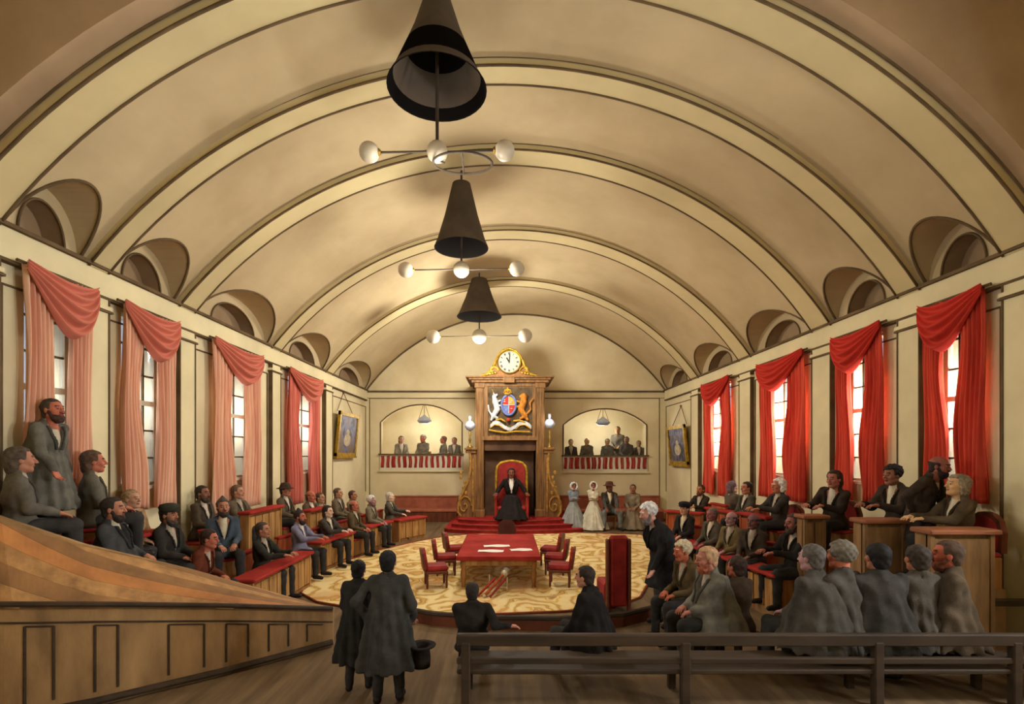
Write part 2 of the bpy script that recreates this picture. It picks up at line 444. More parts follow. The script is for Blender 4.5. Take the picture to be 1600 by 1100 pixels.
    if shirt is not None:
        def shf(P):
            d = union([el(P, T((0,.012,.30)), (.10,.112,.20), R), rc(P, T((0,.02,.45)), T((0,.0,.57)), .068,.060)], .03)
            return folds(P, d, .003)
        v, q = nets(shf, T((0,0,.33))-.27, T((0,0,.33))+.29, hC)
        np_object('shirt_front', [(v,q,0)], [fabric(shirt, .08)], root, s)
    if dress is not None:
        def skf(P):
            if sit:
                d = union([cone(P, .02, pz+.12, .46, .14, .20, 1.0), el(P, (0,.12,pz-.03), (.22,.28,.14))], .06)
            else: d = cone(P, .015, pz+.20, .60, .09, .0, 1.0)
            a = np.arctan2(P[:,1]-.1, P[:,0])
            return d+.010*np.sin(a*17+ph)
        v, q = nets(skf, (-.70,-.68,0), (.70,.76,pz+.25), .024)
        np_object('skirt', [(v,q,0)], [fabric(dress, .15)], root, s)
    elif legs:
        def trf(P):
            ds = [el(P, T((0,0,.0)), (.155,.115,.12), R)]
            for i in (-1,1): ds += [rc(P, T((i*hw,0,0)), kn[i], .098, .074), rc(P, kn[i], an[i]+[0,0,.02], .074, .056)]
            d = union(ds, .02); return folds(P, np.maximum(d, .07-P[:,2]), .004)
        ap = [pel] + list(kn.values()) + list(an.values())
        v, q = nets(trf, np.min(ap,0)-.16, np.max(ap,0)+.16, hC+.002)
        np_object('trousers', [(v,q,0)], [fabric(trousers)], root, s)
        for i in (-1,1):
            def sf(P):
                a = an[i]; d = smin(rc(P, a+[0,-.02,-.035], a+[i*.02,.14,-.05], .045,.036), rc(P, a+[0,0,.05], a+[0,-.01,-.03], .045,.045), .02)
                return np.maximum(d, .004-P[:,2])
            v, q = nets(sf, an[i]-[.09,.11,.095], an[i]+[.10,.24,.13], .014)
            np_object('shoe', [(v,q,0)], [LEATHER], root, s)
    # hair, beard, hat
    if hair != 'none':
        cm = np.random.RandomState(int(ph*1e4)).rand(3)*6
        def hairf(P):
            p = (P-hc.astype(np.float32)) @ HR.astype(np.float32)/hs
            x,y,z = p[:,0],p[:,1],p[:,2]
            if hair == 'long': d = union([el(p,(0,-.020,.036),(.092,.106,.094)), el(p,(0,-.055,-.05),(.088,.06,.10))], .03)
            elif hair == 'wig': d = union([el(p,(0,-.018,.040),(.096,.112,.096))]+[el(p,(i*.08,-.01,-.045),(.026,.05,.06)) for i in (-1,1)]+[el(p,(0,-.08,-.05),(.07,.04,.07))], .02)
            elif hair == 'curly': d = el(p,(0,-.018,.042),(.098,.112,.098))
            elif hair == 'point': d = smin(el(p,(0,-.016,.040),(.087,.104,.090)), rc(p,(0,-.02,.08),(0,-.035,.155),.06,.018), .04)
            elif hair == 'bun': d = union([el(p,(0,-.018,.036),(.086,.104,.090)), el(p,(0,-.11,.01),(.045,.04,.045))], .02)
            else: d = smin(el(p,(0,-.018,.037),(.086,.103,.090)), el(p,(0,-.05,-.04),(.07,.05,.06)), .03)
            # open the face, hairline slanting back
            face = np.maximum(.030-y+(z-.03)*.0, z-.088)
            cut = np.maximum(-(y-.035), z-(.082 if hair != 'curly' else .075))
            d = np.maximum(d, -np.maximum(cut, -.2))
            cheek = np.maximum(-(y-.012), z-.005); d = np.maximum(d, -cheek)
            if hair == 'bald': d = np.maximum(d, z-.045)
            side = np.maximum(np.maximum(-(y-.0), z-(-.04)), -.2)
            am = .009 if hair in ('curly','wig') else .004
            return d + am*np.sin(x*95+cm[0])*np.sin(y*88+cm[1])*np.sin(z*92+cm[2])
        v, q = nets(hairf, hc-.20, hc+.22, .0085 if near else .011)
        np_object('hair', [(v,q,0)], [hm], root, s)
    if beard is not None:
        def bf(P):
            p = (P-hc.astype(np.float32)) @ HR.astype(np.float32)/hs
            d = smin(el(p,(0,.052,-.095),(.058,.050,.052)), union([rc(p,(i*.064,.012,-.02),(i*.045,.045,-.085),.018,.024) for i in (-1,1)],.0), .02)
            d = np.maximum(d, -np.maximum(el(p,(0,.10,-.050),(.032,.05,.020)), -.2))
            d = np.minimum(d, rc(p,(-.022,.100,-.041),(.022,.100,-.041),.0075))
            return d + .004*np.sin(p[:,0]*120)*np.sin(p[:,2]*110+1)
        v, q = nets(bf, hc-.20, hc+.20, .0085 if near else .0105)
        np_object('beard', [(v,q,0)], [fabric_hair(beard)], root, s)
    Mh = Matrix.Translation(Vector(hc)*s) @ Matrix([[float(x) for x in r] for r in HR]).to_4x4() @ Matrix.Scale(s*hs,4)
    if hat == 'bonnet':
        def bo(P):
            p = (P-hc.astype(np.float32)) @ HR.astype(np.float32)/hs
            d = np.abs(el(p,(0,-.01,.02),(.112,.135,.130)))-.010
            d = np.maximum(d, p[:,1]-.075); d = np.minimum(d, np.maximum(np.abs(np.sqrt(p[:,0]**2+(p[:,2]-.02)**2)-.120)-.014, np.abs(p[:,1]-.07)-.03))
            d = np.maximum(d, -.10-p[:,2])
            return smin(d, rc(p,(-.06,.06,-.10),(.06,.06,-.10),.012), .02)+.003*np.sin(p[:,0]*90)
        v, q = nets(bo, hc-.20, hc+.20, .0095)
        np_object('bonnet', [(v,q,0)], [fabric(hatc,.06)], root, s)
    elif hat == 'top':
        MB().lathe([(.0,.05),(.075,.05),(.155,.052),(.158,.060),(.098,.066),(.094,.10),(.098,.20),(.104,.225),(.0,.228)], 20, Mh, cap=False).build('hat', fabric(hatc), root, smooth=True)
    elif hat == 'cap':
        m = MB(); m.lathe([(.0,.055),(.098,.045),(.106,.07),(.115,.10),(.10,.135),(.05,.150),(.0,.152)], 20, Mh, cap=False)
        m.sphere((0,.095,.062),(.07,.05,.012),12,Mh); m.build('cap', fabric(hatc), root, smooth=True)
    elif hat == 'soft':
        MB().lathe([(.0,.05),(.10,.045),(.165,.035),(.168,.043),(.105,.062),(.10,.09),(.085,.14),(.04,.155),(.0,.15)], 20, Mh, cap=False).build('hat', fabric(hatc), root, smooth=True)
    root['_headtop'] = 0
    del root['_headtop']
    return root
def fabric_hair(c): return wash('hair_%d_%d_%d' % c, c, 0.25, 22, 0.75, detail=3)
EYEM = wash('eye_dark', (38,30,26), 0.05, 5, 0.3)
LEATHER = wash('black_leather', (36,30,27), 0.15, 6, 0.5)
# ------------------------------------------------------------------ camera
cam = bpy.data.cameras.new('camera'); camo = bpy.data.objects.new('camera', cam); COL.objects.link(camo)
camo.location = (0,0,EYE); camo.rotation_euler = (PI/2,0,0); cam.sensor_width = 36; cam.lens = 18
cam.shift_x = 9/1600; cam.shift_y = 160/1600; cam.clip_start = 0.05
SC.camera = camo

XL, XR, YE = -6.083, 6.917, 22.2
XC = (XL+XR)/2; HALF = (XR-XL)/2
ZS = 5.578                      # springing of the vault, top of the cornice
RISE = 3.32
RAD = (HALF*HALF+RISE*RISE)/(2*RISE)
def arch(x, dr=0.0):
    """height of the vault above the springing line at x; dr pulls the curve inwards"""
    r = RAD-dr; zc = ZS+RISE-RAD
    return zc + math.sqrt(max(r*r-(x-XC)**2, 0))
def skew(x, yl, yr): return yl + (yr-yl)*(x-XL)/(XR-XL)

WALL = (224,210,172)
m_wall = wash('cream_wall_wash', WALL, 0.08, 0.5, 0.92, c2=(208,190,148), bump=.12, spec=.05)
m_ceil = wash('warm_buff_ceiling', (192,172,134), 0.08, 0.35, 0.95, c2=(172,151,114), bump=.1, spec=.04)
m_rib = wash('ochre_ceiling_rib', (202,184,138), 0.07, 0.6, 0.95, spec=.04)
m_line = wash('grey_brown_moulding', (104,84,58), 0.2, 2.0, 0.9)
m_trim = wash('pale_cornice_paint', (222,208,166), 0.07, 0.8, 0.9, spec=.05)
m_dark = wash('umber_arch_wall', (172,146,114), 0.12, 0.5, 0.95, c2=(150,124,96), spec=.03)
m_niche = wash('grey_brown_niche', (150,124,92), 0.12, 1.0, 0.95)  # lunette recesses, darker than the ceiling: shadow painted into the colour
m_floor = wash('dark_oak_boards', (112,90,62), 0.2, 1.0, 0.85, c2=(84,66,46), stretch=(6,0.5,1))
m_oak = wash('oak_wood', (160,112,62), 0.18, 2.0, 0.6, c2=(116,76,42), stretch=(5,5,0.6), bump=.15)
m_oak_l = wash('golden_oak_wood', (186,142,84), 0.16, 2.0, 0.6, c2=(140,98,54), stretch=(5,5,0.6), bump=.15)
m_deck = wash('brown_deck_planks', (176,132,82), 0.2, 1.6, 0.7, c2=(132,96,60), stretch=(3,3,3), bump=.15)
m_panel = wash('umber_panel_wood', (160,126,84), 0.16, 1.4, 0.75, c2=(122,94,62), stretch=(2,2,0.7), bump=.15)
m_bench = wash('dark_bench_wood', (66,52,38), 0.2, 1.5, 0.7, c2=(46,37,29), stretch=(0.6,4,4))
m_red = wash('red_leather', (158,46,40), 0.18, 3.0, 0.7, c2=(112,30,28), spec=.2)
m_redc = wash('red_baize', (158,54,46), 0.14, 1.6, 0.9, c2=(132,38,34), spec=.05)
m_redstep = wash('red_step_carpet', (160,46,42), 0.16, 2.5, 0.95, c2=(118,30,30), spec=.04)
m_orange = wash('orange_mahogany', (172,88,46), 0.2, 2.2, 0.55, c2=(128,58,32), stretch=(4,4,0.6))
m_mahog = wash('dark_mahogany', (110,58,36), 0.2, 2.2, 0.5, c2=(74,38,26), stretch=(4,4,0.6))
m_gold = wash('gilt', (190,152,48), 0.25, 7, 0.4, c2=(120,90,30), metal=.35)
m_brass = wash('brass', (150,116,44), 0.2, 6, 0.35, metal=.7)
m_iron = wash('dark_iron', (70,58,46), 0.15, 4, 0.6)
m_smoke = wash('smoke_grey_tin', (84,72,58), 0.14, 1.2, 0.9, c2=(66,56,46))
m_bell_shade = wash('bell_inside_shade', (20,17,15), 0.1, 1.2, 1.0, spec=0.0)  # inside of the smoke bells, their shade put into a near-black colour
m_white = wash('white_paint', (212,202,178), 0.04, 3, 0.7)
m_paper = wash('white_paper', (240,232,222), 0.03, 5, 0.8)
m_black = wash('black_paint', (30,26,24), 0.1, 4, 0.5)
m_globe = glow('opal_glass_globe', (255,226,180), 0.04, (178,164,140))
m_opal = glow('opal_lamp_glass', (210,214,224), 0.06, (160,163,172))
m_cordg = wash('twisted_cord', (110,84,50), 0.2, 10, 0.9)

# ------------------------------------------------------------------ floor, outer walls
fl = struct(MB().box(XL-.4, XR+.4, -3, YE+4, -.2, 0).build('floor', m_floor))
# ribs: (y left, y right) of each near edge, width left, width right
RIBS = [((5.60,6.05),(6.50,7.04)), ((7.36,7.72),(8.46,8.93)), ((9.40,9.86),(10.78,11.43)), ((13.1,13.6),(14.3,15.0)), ((17.0,17.65),(18.2,18.9))]
LW_ADDED = [(0.2,1.6),(2.6,4.0)]; RW_ADDED = [(0.6,2.0),(3.2,4.6)]  # unseen windows near the camera, added to light the foreground
LW = [(6.30,7.30), (7.90,9.13), (10.33,12.29), (13.9,16.3)]
RW = [(7.24,8.27), (9.20,10.5), (11.6,13.64), (15.45,17.5)]
Z0W, Z1W = 2.28, 5.05
def side_wall(name, x, out, wins):
    m = MB(); t = .38; xa, xb = sorted((x, x+out*t))
    y = -3.0
    for a, b in wins:
        w = b-a; a2, b2 = a+w*.15, b-w*.15
        m.box(xa,xb,y,a2,0,ZS); m.box(xa,xb,a2,b2,0,Z0W); m.box(xa,xb,a2,b2,Z1W,ZS); y = b2
    m.box(xa,xb,y,YE,0,ZS)
    return struct(m.build(name, m_wall))
side_wall('wall_left', XL, -1, LW_ADDED+LW); side_wall('wall_right', XR, 1, RW_ADDED+RW)
struct(MB().box(XL-.4, XR+.4, -3.2, -3.0, 0, 10.2).build('wall_rear', m_wall))
# end wall with two arched gallery openings
GAL = [(-5.44,-1.91,2.13,4.20,4.96), (2.47,6.08,2.07,4.08,4.78)]
YT = YE+.35
def seg_arch(x0,x1,zs,zc,n=14):
    c = (x0+x1)/2; h=(x1-x0)/2; r=(h*h+(zc-zs)**2)/(2*(zc-zs))
    return [(c-h+2*h*i/n, zc-r+math.sqrt(max(r*r-(-h+2*h*i/n)**2,0))) for i in range(n+1)]
m = MB(); ZT = ZS+RISE+.5
xs = XL-.3
for (a,b,z0,zs,zc) in GAL:
    m.box(xs,a,YE,YT,0,ZT); m.box(a,b,YE,YT,0,z0)
    top = seg_arch(a,b,zs,zc)
    for i in range(len(top)-1):
        (xa,za),(xb,zb) = top[i], top[i+1]
        m.prism([(xa,za),(xb,zb),(xb,ZT),(xa,ZT)], YE, YT)
    xs = b
m.box(xs,XR+.3,YE,YT,0,ZT)
struct(m.build('wall_end', m_wall))
# gallery rooms behind the openings
for k,(a,b,z0,zs,zc) in enumerate(GAL):
    m = MB(); m.box(a-.7,b+.7,YT+2.6,YT+2.8,0,5.6); m.box(a-.7,a-.6,YT,YT+2.6,0,5.6); m.box(b+.6,b+.7,YT,YT+2.6,0,5.6); m.box(a-.7,b+.7,YT,YT+2.8,5.5,5.6)
    struct(m.build('wall_gallery_'+('left','right')[k], m_wall))
    struct(MB().box(a-.6,b+.6,YT,YT+2.6,1.55,1.72).build('floor_gallery_'+('left','right')[k], m_floor))
# vault: solid shell with groin cuts over every bay
def vault():
    m = MB(); n = 56; N0, N1 = 5.75, YE+.05
    xs = [XL + (XR-XL)*i/n for i in range(n+1)]
    low = [(x, arch(x)) for x in xs]
    poly = [(XL-.45,ZS)] + low + [(XR+.45,ZS),(XR+.45,ZT+.2),(XL-.45,ZT+.2)]
    vs = []; N = len(poly)
    for x,z in poly: vs.append((x, skew(x,5.7,6.6), z))
    for x,z in poly: vs.append((x, N1, z))
    m.add(vs, [tuple(range(N)), tuple(reversed(range(N,2*N)))] + [(i,N+i,N+(i+1)%N,(i+1)%N) for i in range(N)])
    o = m.build('ceiling', [m_ceil, m_niche])
    c = MB()
    def cut(x0, x1, ya, yb, h, seg=22, mi=0):
        c.mi = mi; yc=(ya+yb)/2; w=(yb-ya)/2
        prof = [(yc-w*math.cos(PI*i/seg), ZS-.001+h*math.sin(PI*i/seg)) for i in range(seg+1)]
        prof = [(ya,ZS-.3)]+prof+[(yb,ZS-.3)]
        P = len(prof); vv = [(x0,y,z) for y,z in prof]+[(x1,y,z) for y,z in prof]
        c.add(vv, [tuple(range(P)),tuple(reversed(range(P,2*P)))]+[(i,P+i,P+(i+1)%P,(i+1)%P) for i in range(P)])
    bays_l = [(6.15,7.28),(7.80,9.32),(9.96,12.95),(13.75,16.85),(17.85,21.9)]
    bays_r = [(7.12,8.40),(9.02,10.70),(11.52,14.2),(15.1,18.1),(19.0,21.9)]
    out = []
    for (ya,yb) in bays_l: out.append((XL,-1,ya,yb))
    for (ya,yb) in bays_r: out.append((XR,1,ya,yb))
    for xw,sg,ya,yb in out:
        cut(xw+sg*.02, xw-sg*2.0, ya, yb, .76)
    cu = c.build('cutter', [m_ceil, m_niche])
    md = o.modifiers.new('b','BOOLEAN'); md.operation='DIFFERENCE'; md.object=cu; md.solver='EXACT'; md.use_self=True
    c2 = MB(); c = c2
    def cut2(x0,x1,ya,yb,h,seg=22):
        yc=(ya+yb)/2; w=(yb-ya)/2
        prof = [(yc-w*math.cos(PI*i/seg), ZS+.03+h*math.sin(PI*i/seg)) for i in range(seg+1)]
        P = len(prof); vv = [(x0,y,z) for y,z in prof]+[(x1,y,z) for y,z in prof]
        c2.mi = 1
        c2.add(vv, [tuple(range(P)),tuple(reversed(range(P,2*P)))]+[(i,P+i,P+(i+1)%P,(i+1)%P) for i in range(P)])
    for xw,sg,ya,yb in out:
        w=(yb-ya); yc=(ya+yb)/2
        cut2(xw+sg*.30, xw-sg*.3, yc-w*.30, yc+w*.30, .52)
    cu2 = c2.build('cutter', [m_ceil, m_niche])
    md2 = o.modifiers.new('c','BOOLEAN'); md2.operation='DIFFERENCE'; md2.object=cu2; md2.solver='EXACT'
    dg = bpy.context.evaluated_depsgraph_get()
    me = bpy.data.meshes.new_from_object(o.evaluated_get(dg))
    o.modifiers.clear(); o.data = me
    bpy.data.objects.remove(cu); bpy.data.objects.remove(cu2)
    struct(o); return out
BAYS = vault()
# rim mouldings round every lunette, where it meets the vault and round the niche
def inv_arch(z, sg):
    """x on the vault at height z on the side sg"""
    zc = ZS+RISE-RAD; return XC + sg*math.sqrt(max(RAD*RAD-(z-zc)**2,0))
m = MB()
for xw,sg,ya,yb in BAYS:
    yc=(ya+yb)/2; w=(yb-ya)/2; pts=[]
    for i in range(25):
        z = ZS + .76*math.sin(PI*i/24); y = yc-w*math.cos(PI*i/24)
        pts.append((inv_arch(z,sg)-sg*.004, y, z))
    m.tube(pts, .022, 6)
    m.tube([(xw-sg*.0, yc-w*.6*math.cos(PI*i/20), ZS+.03+.52*math.sin(PI*i/20)) for i in range(21)], .016, 6)
struct(m.build('trim_lunette_rims', m_line, smooth=True))
# transverse ribs
for k,((l0,l1),(r0,r1)) in enumerate(RIBS):
    m = MB(); n = 56; D = .10
    rows = []
    for i in range(n+1):
        x = XL + (XR-XL)*i/n
        # direction towards the centre
        zc = ZS+RISE-RAD; v = Vector((x-XC, 0, arch(x)-zc)); v.normalize()
        pin = Vector((XC,0,zc)) + v*(RAD-D); pout = Vector((XC,0,zc)) + v*(RAD+.04)
        ya = skew(x,l0,r0); yb = skew(x,l1,r1)
        rows.append([(pin.x,ya,pin.z),(pin.x,yb,pin.z),(pout.x,yb,pout.z),(pout.x,ya,pout.z)])
    m.rings(rows)
    o = m.build('trim_rib_%d' % (k+1), m_rib); struct(o)
    m = MB()
    for e in (0,1):
        m.tube([Vector(r[e]) for r in rows], .020, 6)
        m.tube([Vector(r[3-e])+Vector((0,(-1,1)[e]*.03,-.03)) for r in rows], .016, 6)
    struct(m.build('trim_rib_edge_%d' % (k+1), m_line, smooth=True))
# the dark wall above the nearest arch
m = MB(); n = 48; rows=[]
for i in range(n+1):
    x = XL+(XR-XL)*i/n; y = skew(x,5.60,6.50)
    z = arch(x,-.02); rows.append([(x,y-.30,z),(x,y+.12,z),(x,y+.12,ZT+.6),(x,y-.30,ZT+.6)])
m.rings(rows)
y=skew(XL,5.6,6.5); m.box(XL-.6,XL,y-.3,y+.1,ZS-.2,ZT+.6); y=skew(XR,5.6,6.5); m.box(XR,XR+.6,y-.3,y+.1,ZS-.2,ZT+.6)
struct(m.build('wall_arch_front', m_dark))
struct(MB().box(XL-.6,XR+.6,-3.2,6.5,ZT+.3,ZT+.5).build('ceiling_near', m_ceil))
m = MB(); m.box(XL-.4,XL-.05,-3,5.5,ZS,ZT+.4); m.box(XR+.05,XR+.4,-3,6.4,ZS,ZT+.4); struct(m.build('wall_upper_near', m_wall))
# end wall moulding that follows the vault, cornices
m = MB()
m.tube([(x, YE-.03, arch(x)-.03) for x in [XL+.05+(XR-XL-.1)*i/50 for i in range(51)]], .04, 6)
m.box(XL,XR,YE-.07,YE,ZS-.10,ZS-.02); m.box(XL,XR,YE-.045,YE,ZS-.36,ZS-.33)
struct(m.build('trim_end', m_line))
struct(MB().box(XL,XR,YE-.035,YE,ZS-.33,ZS-.10).build('trim_end_band', m_trim))
for nm, x, sg in (('left',XL,1),('right',XR,-1)):
    m = MB(); xa = lambda d: sorted((x, x+sg*d))
    m.box(*xa(.07),-3,YE-.07,ZS-.42,ZS-.0); struct(m.build('trim_cornice_'+nm, m_trim))
    m = MB(); m.box(*xa(.13),-3,YE-.07,ZS-.04,ZS+.01); m.box(*xa(.10),-3,YE-.07,ZS-.46,ZS-.42); struct(m.build('trim_cornice_line_'+nm, m_line))
    m = MB(); m2 = MB()
    edges = [(a[0] if x==XL else a[1]) for a in RIBS]
    for (a,b) in edges:
        m.box(*xa(.09), a,b,0,ZS-.46); m.box(*xa(.12), a-.04,b+.04,ZS-.62,ZS-.56)
        for yy in (a,b): m2.box(*xa(.105), yy-.012,yy+.012,0,ZS-.46)
        m2.box(*xa(.125), a-.05,b+.05,ZS-.66,ZS-.63)
    # panel frames between pilaster and curtain
    seq = [edges[i][1] for i in range(len(edges))]; nxt = [edges[i][0] for i in range(1,len(edges))]+[YE]
    for a,b in zip(seq,nxt):
        for yy in (a+.10, b-.10): m2.box(*xa(.03), yy-.01,yy+.01,1.2,ZS-.72)
        m2.box(*xa(.03), a+.10,b-.10,ZS-.73,ZS-.71)
    struct(m.build('trim_pilasters_'+nm, m_trim)); struct(m2.build('trim_panel_lines_'+nm, m_line))
    m = MB(); m.box(*xa(.05),6,YE,0,.25); struct(m.build('baseboard_'+nm, m_panel))
m = MB(); m.box(XL, XL+.18, YE-.10, YE, 0, ZS-.36); m.box(XR-.3, XR, YE-.10, YE, 0, ZS-.36); struct(m.build('trim_corner_piers', m_trim))
m = MB(); 
for x in (XL+.19, XR-.31): m.box(x-.012,x+.012,YE-.12,YE-.08,0,ZS-.36)
struct(m.build('trim_corner_lines', m_line))

# ------------------------------------------------------------------ windows and curtains
m_pane = pane_mat()
wn = 0
m_cl = cloth_thin('faded_rose_curtain', (238,196,164), .1, .15, (212,140,114)); m_cl2 = cloth_thin('dull_crimson_curtain', (214,124,106), .15, .15, (180,84,72))
m_cr = cloth_thin('crimson_curtain', (226,96,72), .15, .16, (178,50,42))
def window(x, out, a, b):
    global wn; wn += 1
    w=b-a; a2,b2 = a+w*.15, b-w*.15
    xa = x+out*.04; s = lambda p,q: sorted((xa+p*out, xa+q*out))
    m = MB(); fw = .05
    m.box(*s(0,.08),a2,a2+fw,Z0W,Z1W); m.box(*s(0,.08),b2-fw,b2,Z0W,Z1W); m.box(*s(0,.08),a2,b2,Z0W,Z0W+fw); m.box(*s(0,.08),a2,b2,Z1W-fw,Z1W)
    m.box(*s(-.01,.07),a2,b2,(Z0W+Z1W)/2-.04,(Z0W+Z1W)/2+.04)
    f = struct(m.build('window_%d' % wn, m_white))
    m = MB()
    for k in range(1,3):
        y = a2+(b2-a2)*k/3; m.box(*s(.01,.05),y-.014,y+.014,Z0W,Z1W)
    for k in range(1,6):
        z = Z0W+(Z1W-Z0W)*k/6; m.box(*s(.01,.05),a2,b2,z-.014,z+.014)
    m.build('glazing_bars', m_line, f)
    MB().box(*s(.03,.036),a2+.02,b2-.02,Z0W+.02,Z1W-.02).build('pane', m_pane, f)
    m = MB(); m.box(*sorted((x-out*.06, x+out*.16)),a2-.05,b2+.05,Z0W-.06,Z0W); m.build('sill', m_white, f)
SWAG = {'faded_rose_curtain':None,'dull_crimson_curtain':wash('rose_swag_cloth',(200,118,98),.08,1.2,.95,spec=.04),'crimson_curtain':wash('crimson_swag_cloth',(196,62,50),.10,1.2,.95,spec=.04)}
def curtain(x, inn, a, b, mat, mat2, ztop, zbot, label, group, farlow=True, seedk=0):
    """inn = +1 if the room lies at +x"""
    w = b-a; rnd = random.Random(seedk)
    root = thing('curtain', (x, (a+b)/2, zbot), label, 'curtain', 0, group)
    yc = (a+b)/2
    for side in (0,1):
        rows = []; nv = 40; nz = 26; ph = rnd.random()*6
        for j in range(nz+1):
            t = j/nz; z = (ztop-zbot)*(1-t)
            # the leg is drawn to the outside: inner edge moves
            full = w*(.36 + .05*math.sin(t*2.2) - .07*math.sin(PI*min(1,t*1.25))**2) * (1.0+.05*math.sin(t*9+ph))
            outer = .0 + .02*math.sin(t*7+ph)
            row = []
            for i in range(nv+1):
                u = i/nv; yy = outer+u*full
                y = (a+yy) if side == 0 else (b-yy)
                fold = .055*math.sin(u*PI*2*5.5+ph+1.2*math.sin(t*3))*(0.5+.5*t)+.02*math.sin(u*31+t*4)
                row.append((inn*(.16+fold), y-yc, z))
            rows.append(row)
        sharp_ = MB().grid(rows, (inn*.012,0,0)).build('drape', mat, root, smooth=True)
    # swag: hangs between the corners, deepest towards the far end
    rows = []; nu = 36; nv = 36
    for j in range(nv+1):
        v = j/nv; row = []
        for i in range(nu+1):
            u = i/nu                       # 0 near, 1 far
            uu = u**1.35 if farlow else u
            sag = math.sin(PI*uu)**.8
            zt = .05 - .10*sag
            zb = -.10 - .62*sag - .10*u
            z = zt+(zb-zt)*v
            bulge = .12*math.sin(PI*v)*sag + .045*math.sin(v*PI*9+1.5*uu)*(.25+sag)
            row.append((inn*(.25+bulge), a-yc-.04+(w+.08)*u, ztop-zbot+z))
        rows.append(row)
    MB().grid(rows, (-inn*.015,0,0)).build('swag', SWAG[mat2.name], root, smooth=True)
    MB().tube([(inn*.16, a-yc-.10, ztop-zbot+.02),(inn*.16, b-yc+.10, ztop-zbot+.02)], .022, 8).build('curtain_rod', m_line, root)
for (a,b) in LW_ADDED: window(XL,-1,a,b)  # added windows, out of view on both sides
for (a,b) in RW_ADDED: window(XR,1,a,b)
ordl = ['nearest the camera','second from the camera','third from the camera, beside the bare wall panel','farthest, beside the gilt picture']
for k,(a,b) in enumerate(LW):
    window(XL,-1,a,b)
    curtain(XL, 1, a,b, m_cl if k<3 else m_cl2, m_cl2, 5.14, (2.3,1.9,1.6,1.4)[k], 'rose swagged curtain on the left wall, '+ordl[k], 'rose curtains of the left wall', seedk=k)
for k,(a,b) in enumerate(RW):
    window(XR,1,a,b)
    curtain(XR,-1, a,b, m_cr, m_cr, 5.16, (2.1,1.9,1.7,1.5)[k], 'crimson swagged curtain on the right wall, '+['nearest the camera','second from the camera','third from the camera','farthest, beside the gilt picture'][k], 'crimson curtains of the right wall', seedk=10+k)

# ------------------------------------------------------------------ hung pictures
def picture(x, inn, ya, yb, za, zb, label, tones):
    yc=(ya+yb)/2; tilt = .10
    root = thing('picture', (x,yc,za), label, 'picture'); h=zb-za; w=(yb-ya)/2
    M = Tm((inn*.06,0,0), ry=inn*tilt)
    m = MB()
    for (p,q,r,s_) in ((-w,-w+.14,0,h),(w-.14,w,0,h),(-w,w,0,.14),(-w,w,h-.14,h)): m.box(*sorted((0,inn*.09)),p,q,r,s_,M)
    m.box(*sorted((0,inn*.12)),-w-.05,w+.05,-.05,.02,M)
    m.build('frame', m_gold, root)
    m = MB(); m.box(*sorted((inn*.02,inn*.045)),-w+.1,w-.1,.1,h-.1,M)
    mt, nt, b = nodes_of('oil_portrait_canvas'); L = nt.links.new
    tc = nt.nodes.new('ShaderNodeTexCoord'); n=nt.nodes.new('ShaderNodeTexNoise'); n.inputs['Scale'].default_value=2.0; n.inputs['Detail'].default_value=3
    r=nt.nodes.new('ShaderNodeValToRGB'); r.color_ramp.elements[0].position=.42; r.color_ramp.elements[1].position=.60
    r.color_ramp.elements[0].color=(*lin(tones[0]),1); r.color_ramp.elements[1].color=(*lin(tones[2]),1); e=r.color_ramp.elements.new(.52); e.color=(*lin(tones[1]),1)
    L(tc.outputs['Object'],n.inputs['Vector']); L(n.outputs['Fac'],r.inputs[0]); L(r.outputs[0],b.inputs['Base Color'])
    cv = m.build('canvas', mt, root)
    # painted half figure, slightly raised paint
    m = MB(); 
    def blob(cy,cz,ry_,rz_,n=18): m.add([M@Vector((inn*.048,cy+ry_*math.cos(2*PI*i/n),cz+rz_*math.sin(2*PI*i/n))) for i in range(n)]+[M@Vector((inn*.056,cy,cz))],[(i,(i+1)%n,n) for i in range(n)])
    blob(.0,h*.56,w*.16,h*.065); blob(0,h*.38,w*.36,h*.14)
    m.build('painted_figure', wash('pale_paint_figure',(196,180,150),.2,5), cv)
    MB().tube([(inn*.10,-w*.8,h),(inn*.03,.0,h+.75),(inn*.10,w*.8,h)], .014, 6).build('cord', m_cordg, root)
    MB().sphere((inn*.04,0,h+.76),.045,10).build('nail', m_brass, root)
picture(XL,1, 17.9,20.2, 2.72,4.35, 'gilt-framed portrait hung by a cord on the left wall', ((50,44,52),(104,104,140),(116,92,60)))
picture(XR,-1, 19.15,21.2, 2.40,3.95, 'gilt-framed portrait hung by a cord on the right wall', ((48,40,34),(110,112,150),(90,74,56)))

